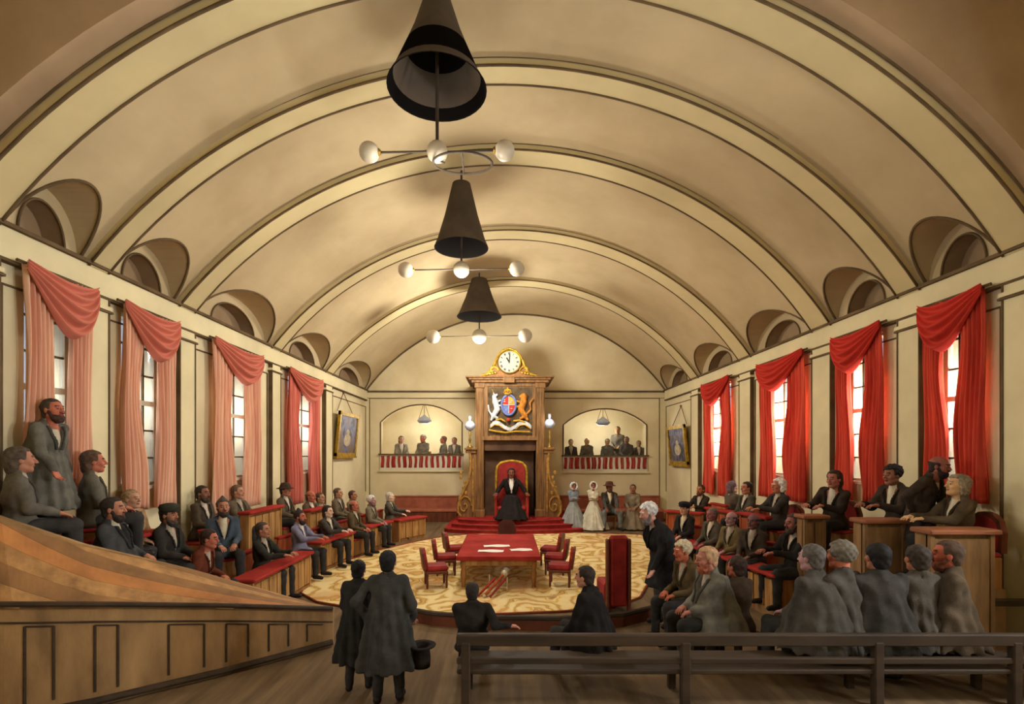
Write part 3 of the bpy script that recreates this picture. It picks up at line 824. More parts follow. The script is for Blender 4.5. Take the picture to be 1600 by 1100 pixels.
# ------------------------------------------------------------------ gallery fronts
for k,(a,b,z0,zs,zc) in enumerate(GAL):
    side = ('left','right')[k]; zt = z0+.66
    root = thing('gallery_parapet', ((a+b)/2, YE, z0), 'white gallery parapet hung with red strips on the %s of the clock' % side, 'parapet', 0, 'gallery parapets')
    h = (b-a)/2
    MB().box(-h-.02,h+.02,-.06,.05,-.02,.66).build('front_panel', m_white, root)
    MB().box(-h-.08,h+.08,-.13,.12,.64,.70).build('rail', m_line, root)
    MB().box(-h-.06,h+.06,-.11,.06,-.08,-.01).build('base_moulding', m_trim, root)
    n = 15
    for i in range(n):
        x = -h+.10+(2*h-.2)*i/(n-1); w = random.uniform(.055,.10)
        rows = [[(x-w+2*w*j/6+.012*math.sin(t*5+i), -.075-.018*math.sin(j*1.9+i), .60-.50*t) for j in range(7)] for t in [q/6 for q in range(7)]]
        MB().grid(rows,(0,.012,0)).build('red_strip', m_redc, root, smooth=True)
    # arch moulding
    m = MB(); m.tube([(a,YE-.02,z0)]+[(x,YE-.02,z) for x,z in seg_arch(a,b,zs,zc)]+[(b,YE-.02,z0)], .028, 6)
    struct(m.build('trim_gallery_arch_'+side, m_line))
    # hanging oil lamp
    lx = (663-VX)*22.9/F if k==0 else (942-VX)*22.9/F
    L_ = thing('hanging_lamp', (lx,22.9,EYE-((662,665)[k]-VY)*22.9/F), 'shaded hanging lamp in the %s gallery opening' % side, 'lamp', 0, 'gallery lamps')
    MB().lathe([(.0,.0),(.22,.02),(.30,.10),(.33,.12),(.22,.26),(.08,.34),(.05,.40),(0,.40)], 20, cap=False).build('lamp_shade', m_opal, L_, smooth=True)
    MB().tube([(-.28,0,.14),(0,0,.95)],.010,5).tube([(.28,0,.14),(0,0,.95)],.010,5).build('chain', m_iron, L_)
    MB().tube([(0,0,.38),(0,0,5.5-L_.location.z)],.012,6).build('rod', m_iron, L_)
# ------------------------------------------------------------------ dais and steps
def oval_step(x0,x1,yf,yb,z0,z1,bulge):
    n=20; poly=[(x1,yb),(x0,yb)]
    xm=(x0+x1)/2; h=(x1-x0)/2
    for i in range(n+1):
        u=-1+2*i/n; poly.append((xm+h*u, yf+(1-math.sqrt(max(0,1-u*u*.96)))*bulge))
    m=MB(); N=len(poly)
    m.add([(x,y,z0) for x,y in poly]+[(x,y,z1) for x,y in poly],[tuple(range(N)),tuple(reversed(range(N,2*N)))]+[(i,N+i,N+(i+1)%N,(i+1)%N) for i in range(N)])
    return m
dais = thing('dais', (0.27,20.0,0), 'red carpeted dais of three steps under the throne', 'dais')
XD = 0.10
for k,(hx,yf,z0,z1) in enumerate(((2.50,17.9,0,.13),(2.28,18.25,.13,.26),(2.08,18.6,.26,.39))):
    m = oval_step(-hx,hx,yf-20.0,2.1,z0,z1,.7); m.build('step', m_redstep, dais)
    m = MB(); n=20; pts=[]
    for i in range(n+1):
        u=-1+2*i/n; pts.append((hx*u, yf-20.0+(1-math.sqrt(max(0,1-u*u*.96)))*.7-.004, z1-.012))
    m.tube(pts,.016,6).build('step_edge', m_mahog, dais)

m_can = wash('canopy_walnut',(138,100,58),.2,2.2,.6,c2=(92,64,38),stretch=(5,5,.6),bump=.15); m_nich = wash('niche_umber',(92,66,46),.2,1.6,.8,c2=(66,46,34))
# ------------------------------------------------------------------ throne canopy with clock, arms, lamps
YC = 19.7; S = YC/F
def cx(px): return (px-VX)*S
def cz(py): return EYE-(py-VY)*S
can = thing('throne_canopy', (cx(795.5),YC,.39), 'tall carved wooden throne canopy with pilasters and side consoles', 'canopy')
O = can.location
def X(px): return cx(px)-O.x
def Z(py): return cz(py)-O.z
Z(0)
back = YE-YC-.02
m = MB(); m.box(X(757),X(835),.55,.62,0,Z(600)); m.build('back_panel', m_nich, can)
for (p,q) in ((743,756),(838,851)):
    m = MB()
    m.bev(X(p),X(q),0,back,0,Z(598),.03); m.bev(X(p)-.04,X(q)+.04,-.05,back,0,.28,.02); m.bev(X(p)-.04,X(q)+.04,-.05,back,Z(606),Z(598),.02)
    for i in range(4):
        x = X(p)+.05+(X(q)-X(p)-.10)*i/3; m.tube([(x,-.012,.35),(x,-.012,Z(612))],.014,6)
    m.build('pilaster', m_can, can)
m = MB(); m.box(X(756),X(838),.02,back,Z(684),Z(598)); m.bev(X(753),X(841),-.03,.1,Z(688),Z(682),.01); m.bev(X(753),X(841),-.03,.1,Z(604),Z(599),.01)
for p in (757,832): m.box(X(p),X(p+5),-.02,.05,Z(684),Z(602))
m.build('arms_panel', m_can, can)
m = MB(); m.box(X(762),X(832),.0,.03,Z(679),Z(606)); m.build('dark_field', wash('umber_field',(98,80,54),.3,3.5,c2=(58,46,34)), can)
m = MB()
for (p,q,za,zb,f) in ((737,857,598,594,.12),(733,860,594,591,.20),(728,865,591,589,.28)): m.bev(X(p),X(q),-f,back,Z(za),Z(zb),.012)
m.bev(X(786),X(804),-.26,-.1,Z(599),Z(590),.01)
m.build('cornice', m_can, can)
# niche head under the arms
m = MB(); m.box(X(757),X(837),.15,.55,Z(704),Z(684)); m.build('niche_head', m_nich, can)
# S-curved side consoles
for sg,xi,xo in ((-1,744,727),(1,850,866)):
    prof=[(0,808,717 if sg<0 else 874)]
    outer = [(808,720),(800,716),(790,716),(778,719),(766,725),(754,731),(742,734.5),(728,735.5),(714,735),(708,734)]
    pts=[]
    for (y,x) in outer:
        xx = x if sg<0 else 795.5*2-x+1
        pts.append((X(xx),Z(y)))
    poly = [(X(xi),0.0)]+[(a,max(0,b)) for a,b in pts]+[(X(xi),Z(708))]
    # swelling console: width also bulges forward
    m = MB(); m.prism(poly, -.02, .55)
    o = m.build('console', m_can, can)
    m = MB()
    m.tube([(a,-.05,max(.02,b)) for a,b in pts],.045,8)
    cx0 = X((726 if sg<0 else 866)); 
    sp = [(cx0+sg*0+.30*(1-t)*math.cos(t*9)*.9, -.05, Z(790)+.42*(1-t)*math.sin(t*9)) for t in [i/40 for i in range(38)]]
    m.tube(sp,.03,6)
    for i in range(5): m.sphere((cx0+random.uniform(-.16,.16), -.03, Z(772-i*8)+.05),(.06,.04,.09),10)
    m.tube([(X(xi)+sg*.12,-.04,.2),(X(xi)+sg*.12,-.04,Z(716))],.03,6)
    m.build('carving', m_gold if False else wash('gilded_oak',(176,132,62),.3,8,.5,c2=(104,72,36)), o)
    m = MB(); a,b = sorted((X(xi), X(728 if sg<0 else 865)))
    m.bev(a-.05,b+.05,-.14,.60,Z(703),Z(699.5),.02); m.bev(a-.01,b+.01,-.08,.56,Z(708),Z(703),.02)
    m.build('bracket_capital', m_can, can)
# the two standard lamps
for sg,px,py in ((-1,734,664),(1,859,661)):
    l = thing('oil_lamp', (cx(px),YC+.1,cz(699.4)), 'brass oil lamp with opal globe on the %s canopy bracket' % ('left','right')[sg>0], 'lamp', 0, 'canopy lamps')
    hz = cz(py)-l.location.z
    MB().lathe([(.0,0),(.13,.0),(.12,.04),(.05,.08),(.035,.2),(.055,.3),(.03,.4),(.045,hz*.7),(.03,hz-.24),(.08,hz-.2),(.0,hz-.2)],14,cap=False).build('lamp_stem', m_brass, l, smooth=True)
    MB().lathe([(.0,hz-.22),(.12,hz-.19),(.21,hz-.05),(.21,hz+.03),(.12,hz+.14),(.07,hz+.16),(0,hz+.16)],18,cap=False).build('globe', m_opal, l, smooth=True)
    MB().lathe([(.0,hz+.15),(.05,hz+.15),(.06,hz+.30),(.05,hz+.36),(.0,hz+.36)],12,cap=False).build('chimney', m_opal, l, smooth=True)
# clock in its bell-shaped case
ck = thing('clock', (cx(795.5),YC-.12,cz(589)), 'white-faced round clock in a gilt bell-shaped case above the throne', 'clock')
def kx(px): return (px-795.5)*S
def kz(py): return cz(py)-cz(589)
half = [(753,589),(760,586),(766,581),(771,574),(775,564),(780,555),(786,549),(795.5,545.5)]
sil = [(kx(p),kz(q)) for p,q in half] + [(-kx(p),kz(q)) for p,q in half[-2::-1]]
MB().prism(sil, 0, .45).build('case', m_oak, ck)
m = MB(); m.tube([(a,-.02,max(b,.04)) for a,b in sil],.05,8)
for sg in (-1,1):
    m.tube([(sg*(.62-.22*math.cos(t*5)*(1-t)),-.04,.22+.2*math.sin(t*5)*(1-t)) for t in [i/24 for i in range(24)]],.035,6)
    for i in range(4): m.sphere((sg*(.52+.11*i),-.03,.14-.02*i),(.07,.04,.05),10)
m.build('scrollwork', m_gold, ck)
R_ = 16.5*S; zc_ = kz(567)
Mf = Tm((0,-.04,zc_), rx=PI/2)
MB().lathe([(0,.0),(R_,.0),(R_*1.04,.01),(R_*1.04,.03)],40,Mf).build('dial', wash('ivory_dial',(186,178,156),.03,4), ck)
m = MB(); m.tube([(R_*1.06*math.cos(2*PI*i/40),-.075,zc_+R_*1.06*math.sin(2*PI*i/40)) for i in range(41)],.03,8).build('bezel', m_brass, ck)
ROM = ['XII','I','II','III','IV','V','VI','VII','VIII','IX','X','XI']
m = MB()
def stroke(p,q,w,M): 
    d=Vector((q[0]-p[0],0,q[1]-p[1])); n=Vector((-d.z,0,d.x)).normalized()*w
    a=Vector((p[0],0,p[1])); b=Vector((q[0],0,q[1]))
    vs=[M@(v+Vector((0,yy,0))) for yy in (0,-.008) for v in (a-n,b-n,b+n,a+n)]
    m.add(vs,[(0,1,2,3),(7,6,5,4),(0,4,5,1),(1,5,6,2),(2,6,7,3),(3,7,4,0)])
for h,s_ in enumerate(ROM):
    a = -h*PI/6
    M = Tm((0,-.072,zc_)) @ Matrix.Rotation(-a,4,'Y') @ Tm((0,0,R_*.80))
    wch = {'I':.022,'V':.045,'X':.045}; tw = sum(wch[c] for c in s_); x=-tw/2
    for c in s_:
        w=wch[c]; H=.040
        if c=='I': stroke((x+w/2,-H),(x+w/2,H),.008,M)
        elif c=='V': stroke((x+.006,H),(x+w/2,-H),.008,M); stroke((x+w-.006,H),(x+w/2,-H),.006,M)
        else: stroke((x+.006,-H),(x+w-.006,H),.008,M); stroke((x+.006,H),(x+w-.006,-H),.008,M)
        x+=w
m.build('numerals', m_black, ck)
m = MB(); M = Tm((0,-.085,zc_)); stroke((0,-.05),(math.sin(.08)*R_*.72,math.cos(.08)*R_*.72),.018,M); m.build('minute_hand', m_black, ck)
m = MB(); a=math.radians(-32); stroke((0,0),(math.sin(a)*R_*.48,math.cos(a)*R_*.48),.024,M); m.sphere((0,-.09,zc_),(.028,.015,.028),10); m.build('hour_hand', m_black, ck)

# coat of arms: unicorn, crowned shield and lion over a scroll, hung on the dark field
arms = thing('coat_of_arms', (cx(797),YC-.03,cz(679)), 'painted coat of arms with white unicorn, gold lion, crowned shield and scroll', 'coat of arms')
def ax(px): return (px-797)*S
def az(py): return cz(py)-cz(679)
m_aw = wash('arms_silver_white',(196,197,196),.15,9); m_ag = wash('arms_gold',(206,158,46),.25,9,.45); m_ab = wash('arms_blue',(108,122,172),.2,8)
m_ar = wash('arms_red',(190,60,44),.2,8); m_al = wash('arms_lion_tawny',(188,120,44),.25,9); m_agr = wash('arms_green',(120,120,40),.3,8)
def beast(name, pts, mat, k=.03):
    """pts: list of (px,py,px,py,r0,r1) strokes"""
    prim=[((ax(a),-.05,az(b)),(ax(c),-.05,az(d)),r0*1.35,r1*1.35) for a,b,c,d,r0,r1 in pts]
    f=lambda P: union([rc(P,p,q,r0,r1) for p,q,r0,r1 in prim],k)
    A=np.array([p for x in prim for p in x[:2]])
    v,q=nets(f,A.min(0)-.12,A.max(0)+.12,.013)
    return np_object(name,[(v,q,0)],[mat],arms)
u = beast('unicorn',[(777,640,774,628,.075,.08),(774,628,772,620,.08,.05),(772,620,776,617.5,.05,.035),(772,617,771,614,.02,.012),(777,640,771,650,.08,.065),(771,650,768,656,.05,.03),(774,630,782,626,.035,.022),(775,634,783,634,.035,.022),(771,651,777,653,.045,.03),(777,653,775,658,.028,.022),(768,648,764,642,.025,.02),(764,642,763,634,.018,.022)], m_aw)
MB().tube([(ax(772),-.05,az(616)),(ax(768.5),-.06,az(608))],[.016,.003],6).build('horn', m_ag, u)
l = beast('lion',[(814,640,818,628,.08,.085),(818,628,818,620,.085,.08),(818,619,814,620,.08,.05),(814,640,820,650,.08,.07),(820,650,824,656,.05,.035),(816,630,808,627,.04,.028),(815,634,808,636,.04,.028),(819,651,813,654,.045,.03),(824,646,829,640,.025,.02),(829,640,828,630,.02,.02),(828,630,832,624,.02,.032)], m_al)
v,q=nets(lambda P: el(P,(ax(818.5),-.04,az(620)),(.135,.06,.14))+.012*np.sin(P[:,0]*90)*np.sin(P[:,2]*80),(ax(818.5)-.2,-.16,az(620)-.2),(ax(818.5)+.2,.1,az(620)+.2),.014)
np_object('mane',[(v,q,0)],[wash('arms_mane',(150,84,36),.3,9)],l)
# garter ring and shield
rx_, rz_ = 11*S, 15.5*S; sc0=az(633)
m = MB(); m.tube([(rx_*math.cos(2*PI*i/36)-.05,-.06,sc0+rz_*math.sin(2*PI*i/36)) for i in range(37)],.045,8); gr=m.build('garter_ring', m_ab, arms, smooth=True)
m = MB()
for q,(x0,z0) in enumerate(((-1,1),(1,1),(-1,-1),(1,-1))):
    m.mi = (0,1,2,0)[q]; n=8
    pts=[(-.05,-.07,sc0)]+[(-.05+x0*rx_*.86*math.cos(PI/2*i/n),-.055,sc0+z0*rz_*.86*math.sin(PI/2*i/n)) for i in range(n+1)]
    m.add(pts,[(0,i+1,i+2) for i in range(n)])
    m.add([(p[0],p[1]+.04,p[2]) for p in pts],[(0,i+2,i+1) for i in range(n)])
m.mi=1
sh = m.build('shield',[m_ar,m_ag,m_ab],arms)
m = MB(); m.box(-.05-.012,-.05+.012,-.085,-.06,sc0-rz_*.84,sc0+rz_*.84); m.box(-.05-rx_*.84,-.05+rx_*.84,-.085,-.06,sc0-.012,sc0+.012)
for (x,z) in ((.10,.16),(.02+.05,.10),(-.17,.2),(-.17,.13),(.10,-.14)): m.box(-.05+x-.035,-.05+x+.035,-.08,-.06,sc0+z-.012,sc0+z+.012)
m.build('charges', m_aw, sh)
m = MB(); zk=az(617); xk=ax(793)
m.lathe([(.13,0),(.13,.05),(.15,.06)],16,Tm((xk,-.06,zk)))
for i in range(5): m.tube([(xk-.14+.07*i,-.10,zk+.05),(xk-.10+.05*i,-.10,zk+.17),(xk,-.08,zk+.22)],.02,6)
m.sphere((xk,-.08,zk+.25),.035,10); 
for i in range(5): m.sphere((xk-.14+.07*i,-.12,zk+.09),.02,8)
m.build('crown', m_ag, arms, smooth=True)
m = MB()
def ribbon(pts,w,t=.03):
    rows=[]
    for (p,q) in pts: rows.append([(ax(p),-.06-.02*math.sin(p*.4),az(q)-w),(ax(p),-.07,az(q)+w)])
    m.grid(rows,(0,t,0))
ribbon([(766,667),(770,662),(775,660),(781,662),(786,666),(790,669)],.075); ribbon([(790,668),(793,670),(797,671),(801,669),(804,667)],.07); ribbon([(804,668),(808,664),(814,661),(820,661),(826,664),(830,668)],.075)
m.build('scroll', m_aw, arms)
m = MB(); m.tube([(ax(p),-.10,az(q)) for p,q in ((766,669),(773,664),(780,665),(788,671))],.02,6); m.tube([(ax(p),-.10,az(q)) for p,q in ((806,671),(812,665),(820,664),(829,670))],.02,6)
m.tube([(ax(p),-.06,az(q)) for p,q in ((764,672),(775,674),(790,676),(805,674),(828,675))],.03,6)
m.tube([(ax(p),-.07,az(q)) for p,q in ((775,656),(783,655),(789,659))],.035,6); m.tube([(ax(p),-.07,az(q)) for p,q in ((802,658),(812,657),(820,660))],.035,6)
m.build('gold_scroll_edge', m_ag, arms)
m = MB(); m.lathe([(0,-.07),(.06,-.05),(.075,0),(.05,.05),(0,.06)],10,Tm((ax(794),-.09,az(656)))); m.build('rosette', m_ar, arms)

# the throne itself
th = thing('throne', (cx(797)+.05,19.25,.39), 'red upholstered high-backed throne with gilt arched frame', 'throne')
m=MB(); prof=[(-.60,.0),(-.60,1.75),(-.56,1.98),(-.42,2.12),(-.2,2.18),(0,2.20),(.2,2.18),(.42,2.12),(.56,1.98),(.60,1.75),(.60,0)]
m.prism(prof,.22,.34).build('backrest', m_mahog, th)
m=MB(); m.prism([(x*.86,z*.94+.08) for x,z in prof],.17,.24).build('back_cushion', m_red, th)
m=MB(); m.tube([(x*.96,.20,z*.985) for x,z in prof],.05,8).build('gilt_frame', m_gold, th)
MB().bev(-.58,.58,-.45,.2,.0,.36,.03).build('seat_box', m_mahog, th)
MB().bev(-.54,.54,-.48,.18,.36,.50,.05).build('seat_cushion', m_red, th)
for sg in (-1,1):
    m=MB(); m.bev(*sorted((sg*.52,sg*.64)),-.5,.2,.74,.84,.03); m.build('armrest', m_red, th)
    m=MB(); m.bev(*sorted((sg*.53,sg*.63)),-.5,-.40,.0,.75,.02); m.build('arm_post', m_red, th)

# ------------------------------------------------------------------ carpet
pts = [(470,928),(482,905),(510,891),(545,876),(590,861),(650,847),(700,838),(760,834),(900,833),(1000,836),(1030,845),(1040,865),(1020,900),(1000,935),(960,950),(880,957),(760,962),(650,960),(540,950),(495,942)]
W = [P3(p,q,F*EYE/(q-VY)) for p,q in pts]
m=MB(); N=len(W); m.add([(v.x,v.y,.002) for v in W]+[(v.x,v.y,.014) for v in W],[tuple(range(N)),tuple(range(N,2*N))]+[(i,(i+1)%N,N+(i+1)%N,N+i) for i in range(N)])
o=m.build('carpet', carpet_mat()); tag(o,'cream and ochre scroll-patterned carpet covering the middle of the hall','carpet')
m=MB(); m.tube([(v.x,v.y,.02) for v in W+[W[0]]],.022,6); m.build('border_cord', wash('dull_red_braid',(132,60,36),.2,4), o)

# ------------------------------------------------------------------ clerks' table
tb = thing('table', (-.16,12.15,0), 'long table under a red cloth in the middle of the carpet', 'table')
hx,hy,ht=.86,1.50,.66
m=MB()
m.bev(-hx,hx,-hy,hy,ht-.035,ht,.015); m.build('tabletop', m_oak_l, tb)
m=MB()
m.box(-hx+.08,hx-.08,-hy+.08,-hy+.12,ht-.19,ht-.035); m.box(-hx+.08,hx-.08,hy-.12,hy-.08,ht-.19,ht-.035); m.box(-hx+.08,-hx+.12,-hy+.1,hy-.1,ht-.19,ht-.035); m.box(hx-.12,hx-.08,-hy+.1,hy-.1,ht-.19,ht-.035)
m.build('apron', m_oak_l, tb)
for sx in (-1,1):
    for sy in (-1,1):
        MB().lathe([(.035,0),(.05,.02),(.035,.06),(.05,.14),(.062,.30),(.045,.40),(.065,.44),(.065,ht-.04)],12,Tm((sx*(hx-.12),sy*(hy-.12),0))).build('leg', m_oak, tb, smooth=True)
cl=MB(); cl.bev(-hx-.015,hx+.015,-hy-.015,hy+.015,ht+.001,ht+.014,.01)
# short hanging hem
n=60; ring=[]
per=[(-1,-1),(1,-1),(1,1),(-1,1),(-1,-1)]
for s_ in range(4):
    (a,b),(c,d)=per[s_],per[s_+1]
    for i in range(n//4): t=i/(n/4); ring.append(((a+(c-a)*t)*(hx+.02),(b+(d-b)*t)*(hy+.02)))
rows=[]
for j,z in enumerate((ht+.012,ht-.03,ht-.07)): rows.append([(x*(1+.004*j*math.sin(i*1.3)),y*(1+.003*j*math.sin(i*1.7)),z) for i,(x,y) in enumerate(ring+[ring[0]])])
cl.grid(rows,None)
o=cl.build('tablecloth', m_redc, smooth=False, fix=False); o.location=tb.location; tag(o,'red baize cloth on the long table','tablecloth')
for k,(px,py,w,r) in enumerate(((776,853,.30,.10),(767,861,.28,-.05),(814,859,.24,.15))):
    Yp = F*(EYE-ht-.016)/(py-VY); m=MB(); rows=[[(-w+2*w*i/8, -.13+.26*j/4, .004+.006*math.sin(i*.9+j)) for i in range(9)] for j in range(5)]
    m.grid(rows,(0,0,.004)); o=m.build('paper', m_paper); o.location=((px-VX)*Yp/F,Yp,ht+.014); o.rotation_euler=(0,0,r)
    tag(o,('white sheet of paper on the red table, farther of the left pair','white sheet of paper on the red table, nearer of the left pair','white sheet of paper near the right edge of the red table')[k],'paper',None); o['group']='papers on the red table'
# inkstand/round-backed chair at the table head
def red_chair(loc, rz, label, dark=False, s=1.0):
    c = thing('chair', loc, label, 'chair', rz, None if dark else 'red chairs round the table')
    mw = m_mahog; mc = m_red if not dark else wash('brown_leather',(84,44,30),.2,4,.5)
    MB().bev(-.25,.25,-.22,.24,.30,.36,.02).build('seat_frame', mw, c)
    MB().bev(-.24,.24,-.21,.25,.36,.46,.04).build('seat', mc, c)
    for sx in (-1,1):
        for sy in (-1,1):
            MB().lathe([(.020,0),(.026,.05),(.022,.2),(.032,.31)],8,Tm((sx*.21,sy*.20+.01,0))).build('leg', mw, c)
    pr=[(-.23,0),(-.245,.22),(-.21,.36),(-.12,.43),(0,.45),(.12,.43),(.21,.36),(.245,.22),(.23,0)]
    M = Tm((0,-.22,.38), rx=.14)
    MB().prism(pr,-.05,.0,M).build('back_frame', mw, c)
    b=MB(); b.prism([(x*.9,z*.93+.02) for x,z in pr],-.005,.055,M); b.build('backrest', mc, c)
    return c
for k,(x,y,r,lb) in enumerate(((-1.50,10.85,-PI/2+.25,'red padded chair at the near left corner of the table'),(-1.42,11.95,-PI/2+.15,'red padded chair at the middle of the table, left side'),(-1.30,13.05,-PI/2+.3,'red padded chair at the far left corner of the table'),
    (1.16,10.95,PI/2-.15,'red padded chair at the near right corner of the table'),(1.16,12.0,PI/2-.2,'red padded chair at the middle of the table, right side'),(1.14,12.95,PI/2-.3,'red padded chair at the far right corner of the table'))):
    red_chair((x,y,.014),r,lb)
red_chair((.02,13.95,.014),PI,'dark brown round-backed chair at the head of the table',True).scale=(1.05,1.05,1.18)
# the mace and its rest before the table
mc = thing('mace', (-.43,9.95,.014), 'long red and silver mace leaning on its rest before the table', 'mace', 0)
d=Vector((.40,.62,.34))
MB().tube([(0,0,.03),d*.9],[.030,.036],10).build('shaft', m_orange, mc)
MB().tube([(-.12,.04,.03),d*.75+Vector((-.10,.04,.0))],[.022,.026],10).tube([(.12,-.04,.03),d*.75+Vector((.1,-.04,0))],[.022,.026],10).build('side_rod', m_red, mc)
Mh = Tm(d*.88)@ d.to_track_quat('Z','Y').to_matrix().to_4x4()
MB().lathe([(.0,0),(.05,.01),(.075,.07),(.08,.11),(.055,.13),(.085,.18),(.0,.19)],12,Mh,cap=False).build('mace_head', wash('silver_gilt',(214,200,170),.2,9,.3,metal=.5), mc, smooth=True)
MB().sphere((0,0,.035),.035,10).build('pommel', wash('silver_gilt',(214,200,170)), mc)
rs = thing('mace_rest', (-.20,10.35,.014), 'thin silver rest holding up the mace under the table', 'stand')
MB().tube([(-.14,0,0),(-.14,0,.36)],.012,8).build('post', wash('silver_gilt',(1,1,1)), rs); MB().tube([(.22,0,0),(.22,0,.30)],.012,8).build('post', MATS['silver_gilt'], rs)
MB().tube([(-.14,0,.10),(.22,0,.10)],.012,8).build('cross_bar', MATS['silver_gilt'], rs)

# ------------------------------------------------------------------ chandeliers
def chandelier(X_, Y_, zg, zc0, zc1, r0, r1, arm, rg, label, ring=False):
    c = thing('chandelier', (X_,Y_,zg), label, 'chandelier', .03, 'smoke-belled globe chandeliers')
    top = arch(X_)-zg
    MB().tube([(0,0,rg*.9),(0,0,top)],.022,8).build('stem', m_iron, c)
    m=MB(); z0=zc0-zg; z1=zc1-zg
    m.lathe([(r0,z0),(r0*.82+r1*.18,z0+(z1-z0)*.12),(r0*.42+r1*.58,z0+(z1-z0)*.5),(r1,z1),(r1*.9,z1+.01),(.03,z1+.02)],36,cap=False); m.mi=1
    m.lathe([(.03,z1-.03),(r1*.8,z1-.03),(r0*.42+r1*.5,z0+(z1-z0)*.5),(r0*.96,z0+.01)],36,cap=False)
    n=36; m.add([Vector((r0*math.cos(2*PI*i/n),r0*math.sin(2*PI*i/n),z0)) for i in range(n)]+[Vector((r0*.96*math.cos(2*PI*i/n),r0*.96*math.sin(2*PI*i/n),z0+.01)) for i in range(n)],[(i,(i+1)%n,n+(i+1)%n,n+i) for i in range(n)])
    sharp(m.build('smoke_bell', [m_smoke,m_bell_shade], c))
    MB().sphere((0,0,0),(rg,rg,rg),20).build('globe', m_globe, c, smooth=True)
    for sg,dz in ((-1,-.02),(1,.03)):
        MB().tube([(sg*rg*.9,0,0),(sg*(arm-rg*.9),0,dz)],.014,8).build('arm', m_iron, c)
        MB().sphere((sg*arm,0,dz),(rg*.95,)*3,20).build('globe', m_globe, c, smooth=True)
        MB().lathe([(.04,-.02),(.05,.0),(.03,.02)],10,Tm((sg*(arm-rg*.95),0,dz),ry=PI/2)).build('collar', m_brass, c)
    if ring:
        MB().tube([(.33+.38*math.cos(2*PI*i/32),.25*math.sin(2*PI*i/32),-.14) for i in range(33)],.015,6).tube([(.33,-.25,-.14),(.33,.25,-.14)],.012,6).tube([(0,0,-rg*.8),(.1,0,-.14)],.012,6).build('hoop', m_iron, c)
    return c
chandelier(-.89,6.6,6.70,7.50,9.0,.64,.06,.87,.135,'large dark smoke-belled chandelier nearest the camera, with three globes',True)
chandelier(-.945,10.8,6.70,7.15,8.50,.57,.19,1.17,.17,'middle of the three dark smoke-belled globe chandeliers')
chandelier(-.89,16.9,6.70,7.34,8.58,.74,.25,1.52,.24,'smallest-looking smoke-belled globe chandelier above the clock')

# ------------------------------------------------------------------ desks and seats
m_dkb = wash('brown_desk_oak', (138,104,64), 0.18, 1.8, 0.7, c2=(104,76,46), stretch=(4,4,.6), bump=.15)
def desk(p0, p1, base, top, depth, label, flip=1, redtop=True, group='red-topped member desks', slope=0.0, nb=None, face_mat=None, body=None):
    """front face runs p0 -> p1 (x,y); depth behind it to the left of the direction*flip"""
    a=Vector((*p0,base)); b=Vector((*p1,base)); d=(b-a); L=d.length; ang=math.atan2(d.y,d.x)
    r = thing('desk', (a+b)/2, label, 'desk', ang, group); h=top-base; D=depth*flip
    y=lambda p,q: sorted((p*flip,q*flip))
    m=MB(); m.box(-L/2,L/2,*y(.03,depth),0,h-.05); m.box(-L/2-.02,L/2+.02,*y(-.01,depth+.02),0,.07); m.build('body', body or m_oak, r)
    m=MB(); n=nb or max(2,int(L/.28)); w=L/n
    for i in range(n): m.box(-L/2+i*w+.02,-L/2+(i+1)*w-.02,*y(-.005,.04),.10,h-.12)
    for x in (-L/2,L/2-.05): m.box(x,x+.05,*y(-.02,.05),0,h-.06)
    m.build('panelled_front', face_mat or m_oak_l, r)
    m=MB(); m.bev(-L/2-.05,L/2+.05,*y(-.08,depth+.04),h-.06,h,.02); m.build('desktop', m_redc if redtop else wash('red_brown_top',(142,88,58),.15,2,.7), r)
    return r
def pew(x, y, floor, s, a, label, style='pew', w=.62):
    """seat for one, floor = height of the tier; a = facing angle of the sitter"""
    r = thing('pew' if style=='pew' else 'chair', (x,y,0), label, 'pew' if style=='pew' else 'chair', math.radians(a-90), 'members seats')
    sh = floor+.415*s; f=max(floor,.02)
    if style=='stool':
        MB().bev(-.26,.26,-.24,.22,sh-.06,sh,.02).build('seat', m_bench, r)
        for sx in (-1,1):
            for sy in (-1,1): MB().box(sx*.2-.03,sx*.2+.03,sy*.18-.03,sy*.18+.03,0,sh-.06).build('leg', m_bench, r)
        r.name='stool'; r['category']='stool'; r['group']='dark stools behind the bench'
        return r
    if f > .06: MB().box(-w/2,w/2,-.34,.62,0,f).build('plinth', m_panel, r)
    MB().bev(-w/2,w/2,-.30,.20,f,sh-.05,.01).build('seat_box', m_oak, r)
    MB().bev(-w/2,w/2,-.30,.22,sh-.05,sh,.02).build('seat', m_red, r)
    if style=='pew':
        MB().bev(-w/2,w/2,-.37,-.30,f,sh+.42,.02).build('backrest', m_orange, r)
        MB().bev(-w/2-.02,w/2+.02,-.40,-.28,sh+.42,sh+.47,.01).build('top_rail', m_redc, r)
    else:
        pr=[(-.27,0),(-.29,.26),(-.24,.42),(-.12,.50),(0,.52),(.12,.50),(.24,.42),(.29,.26),(.27,0)]
        MB().prism(pr,-.38,-.31,Tm((0,0,sh))).build('backrest', m_mahog, r)
        MB().prism([(x_*.8,z*.82+.03) for x_,z in pr],-.315,-.29,Tm((0,0,sh))).build('back_cushion', m_red, r)
    return r
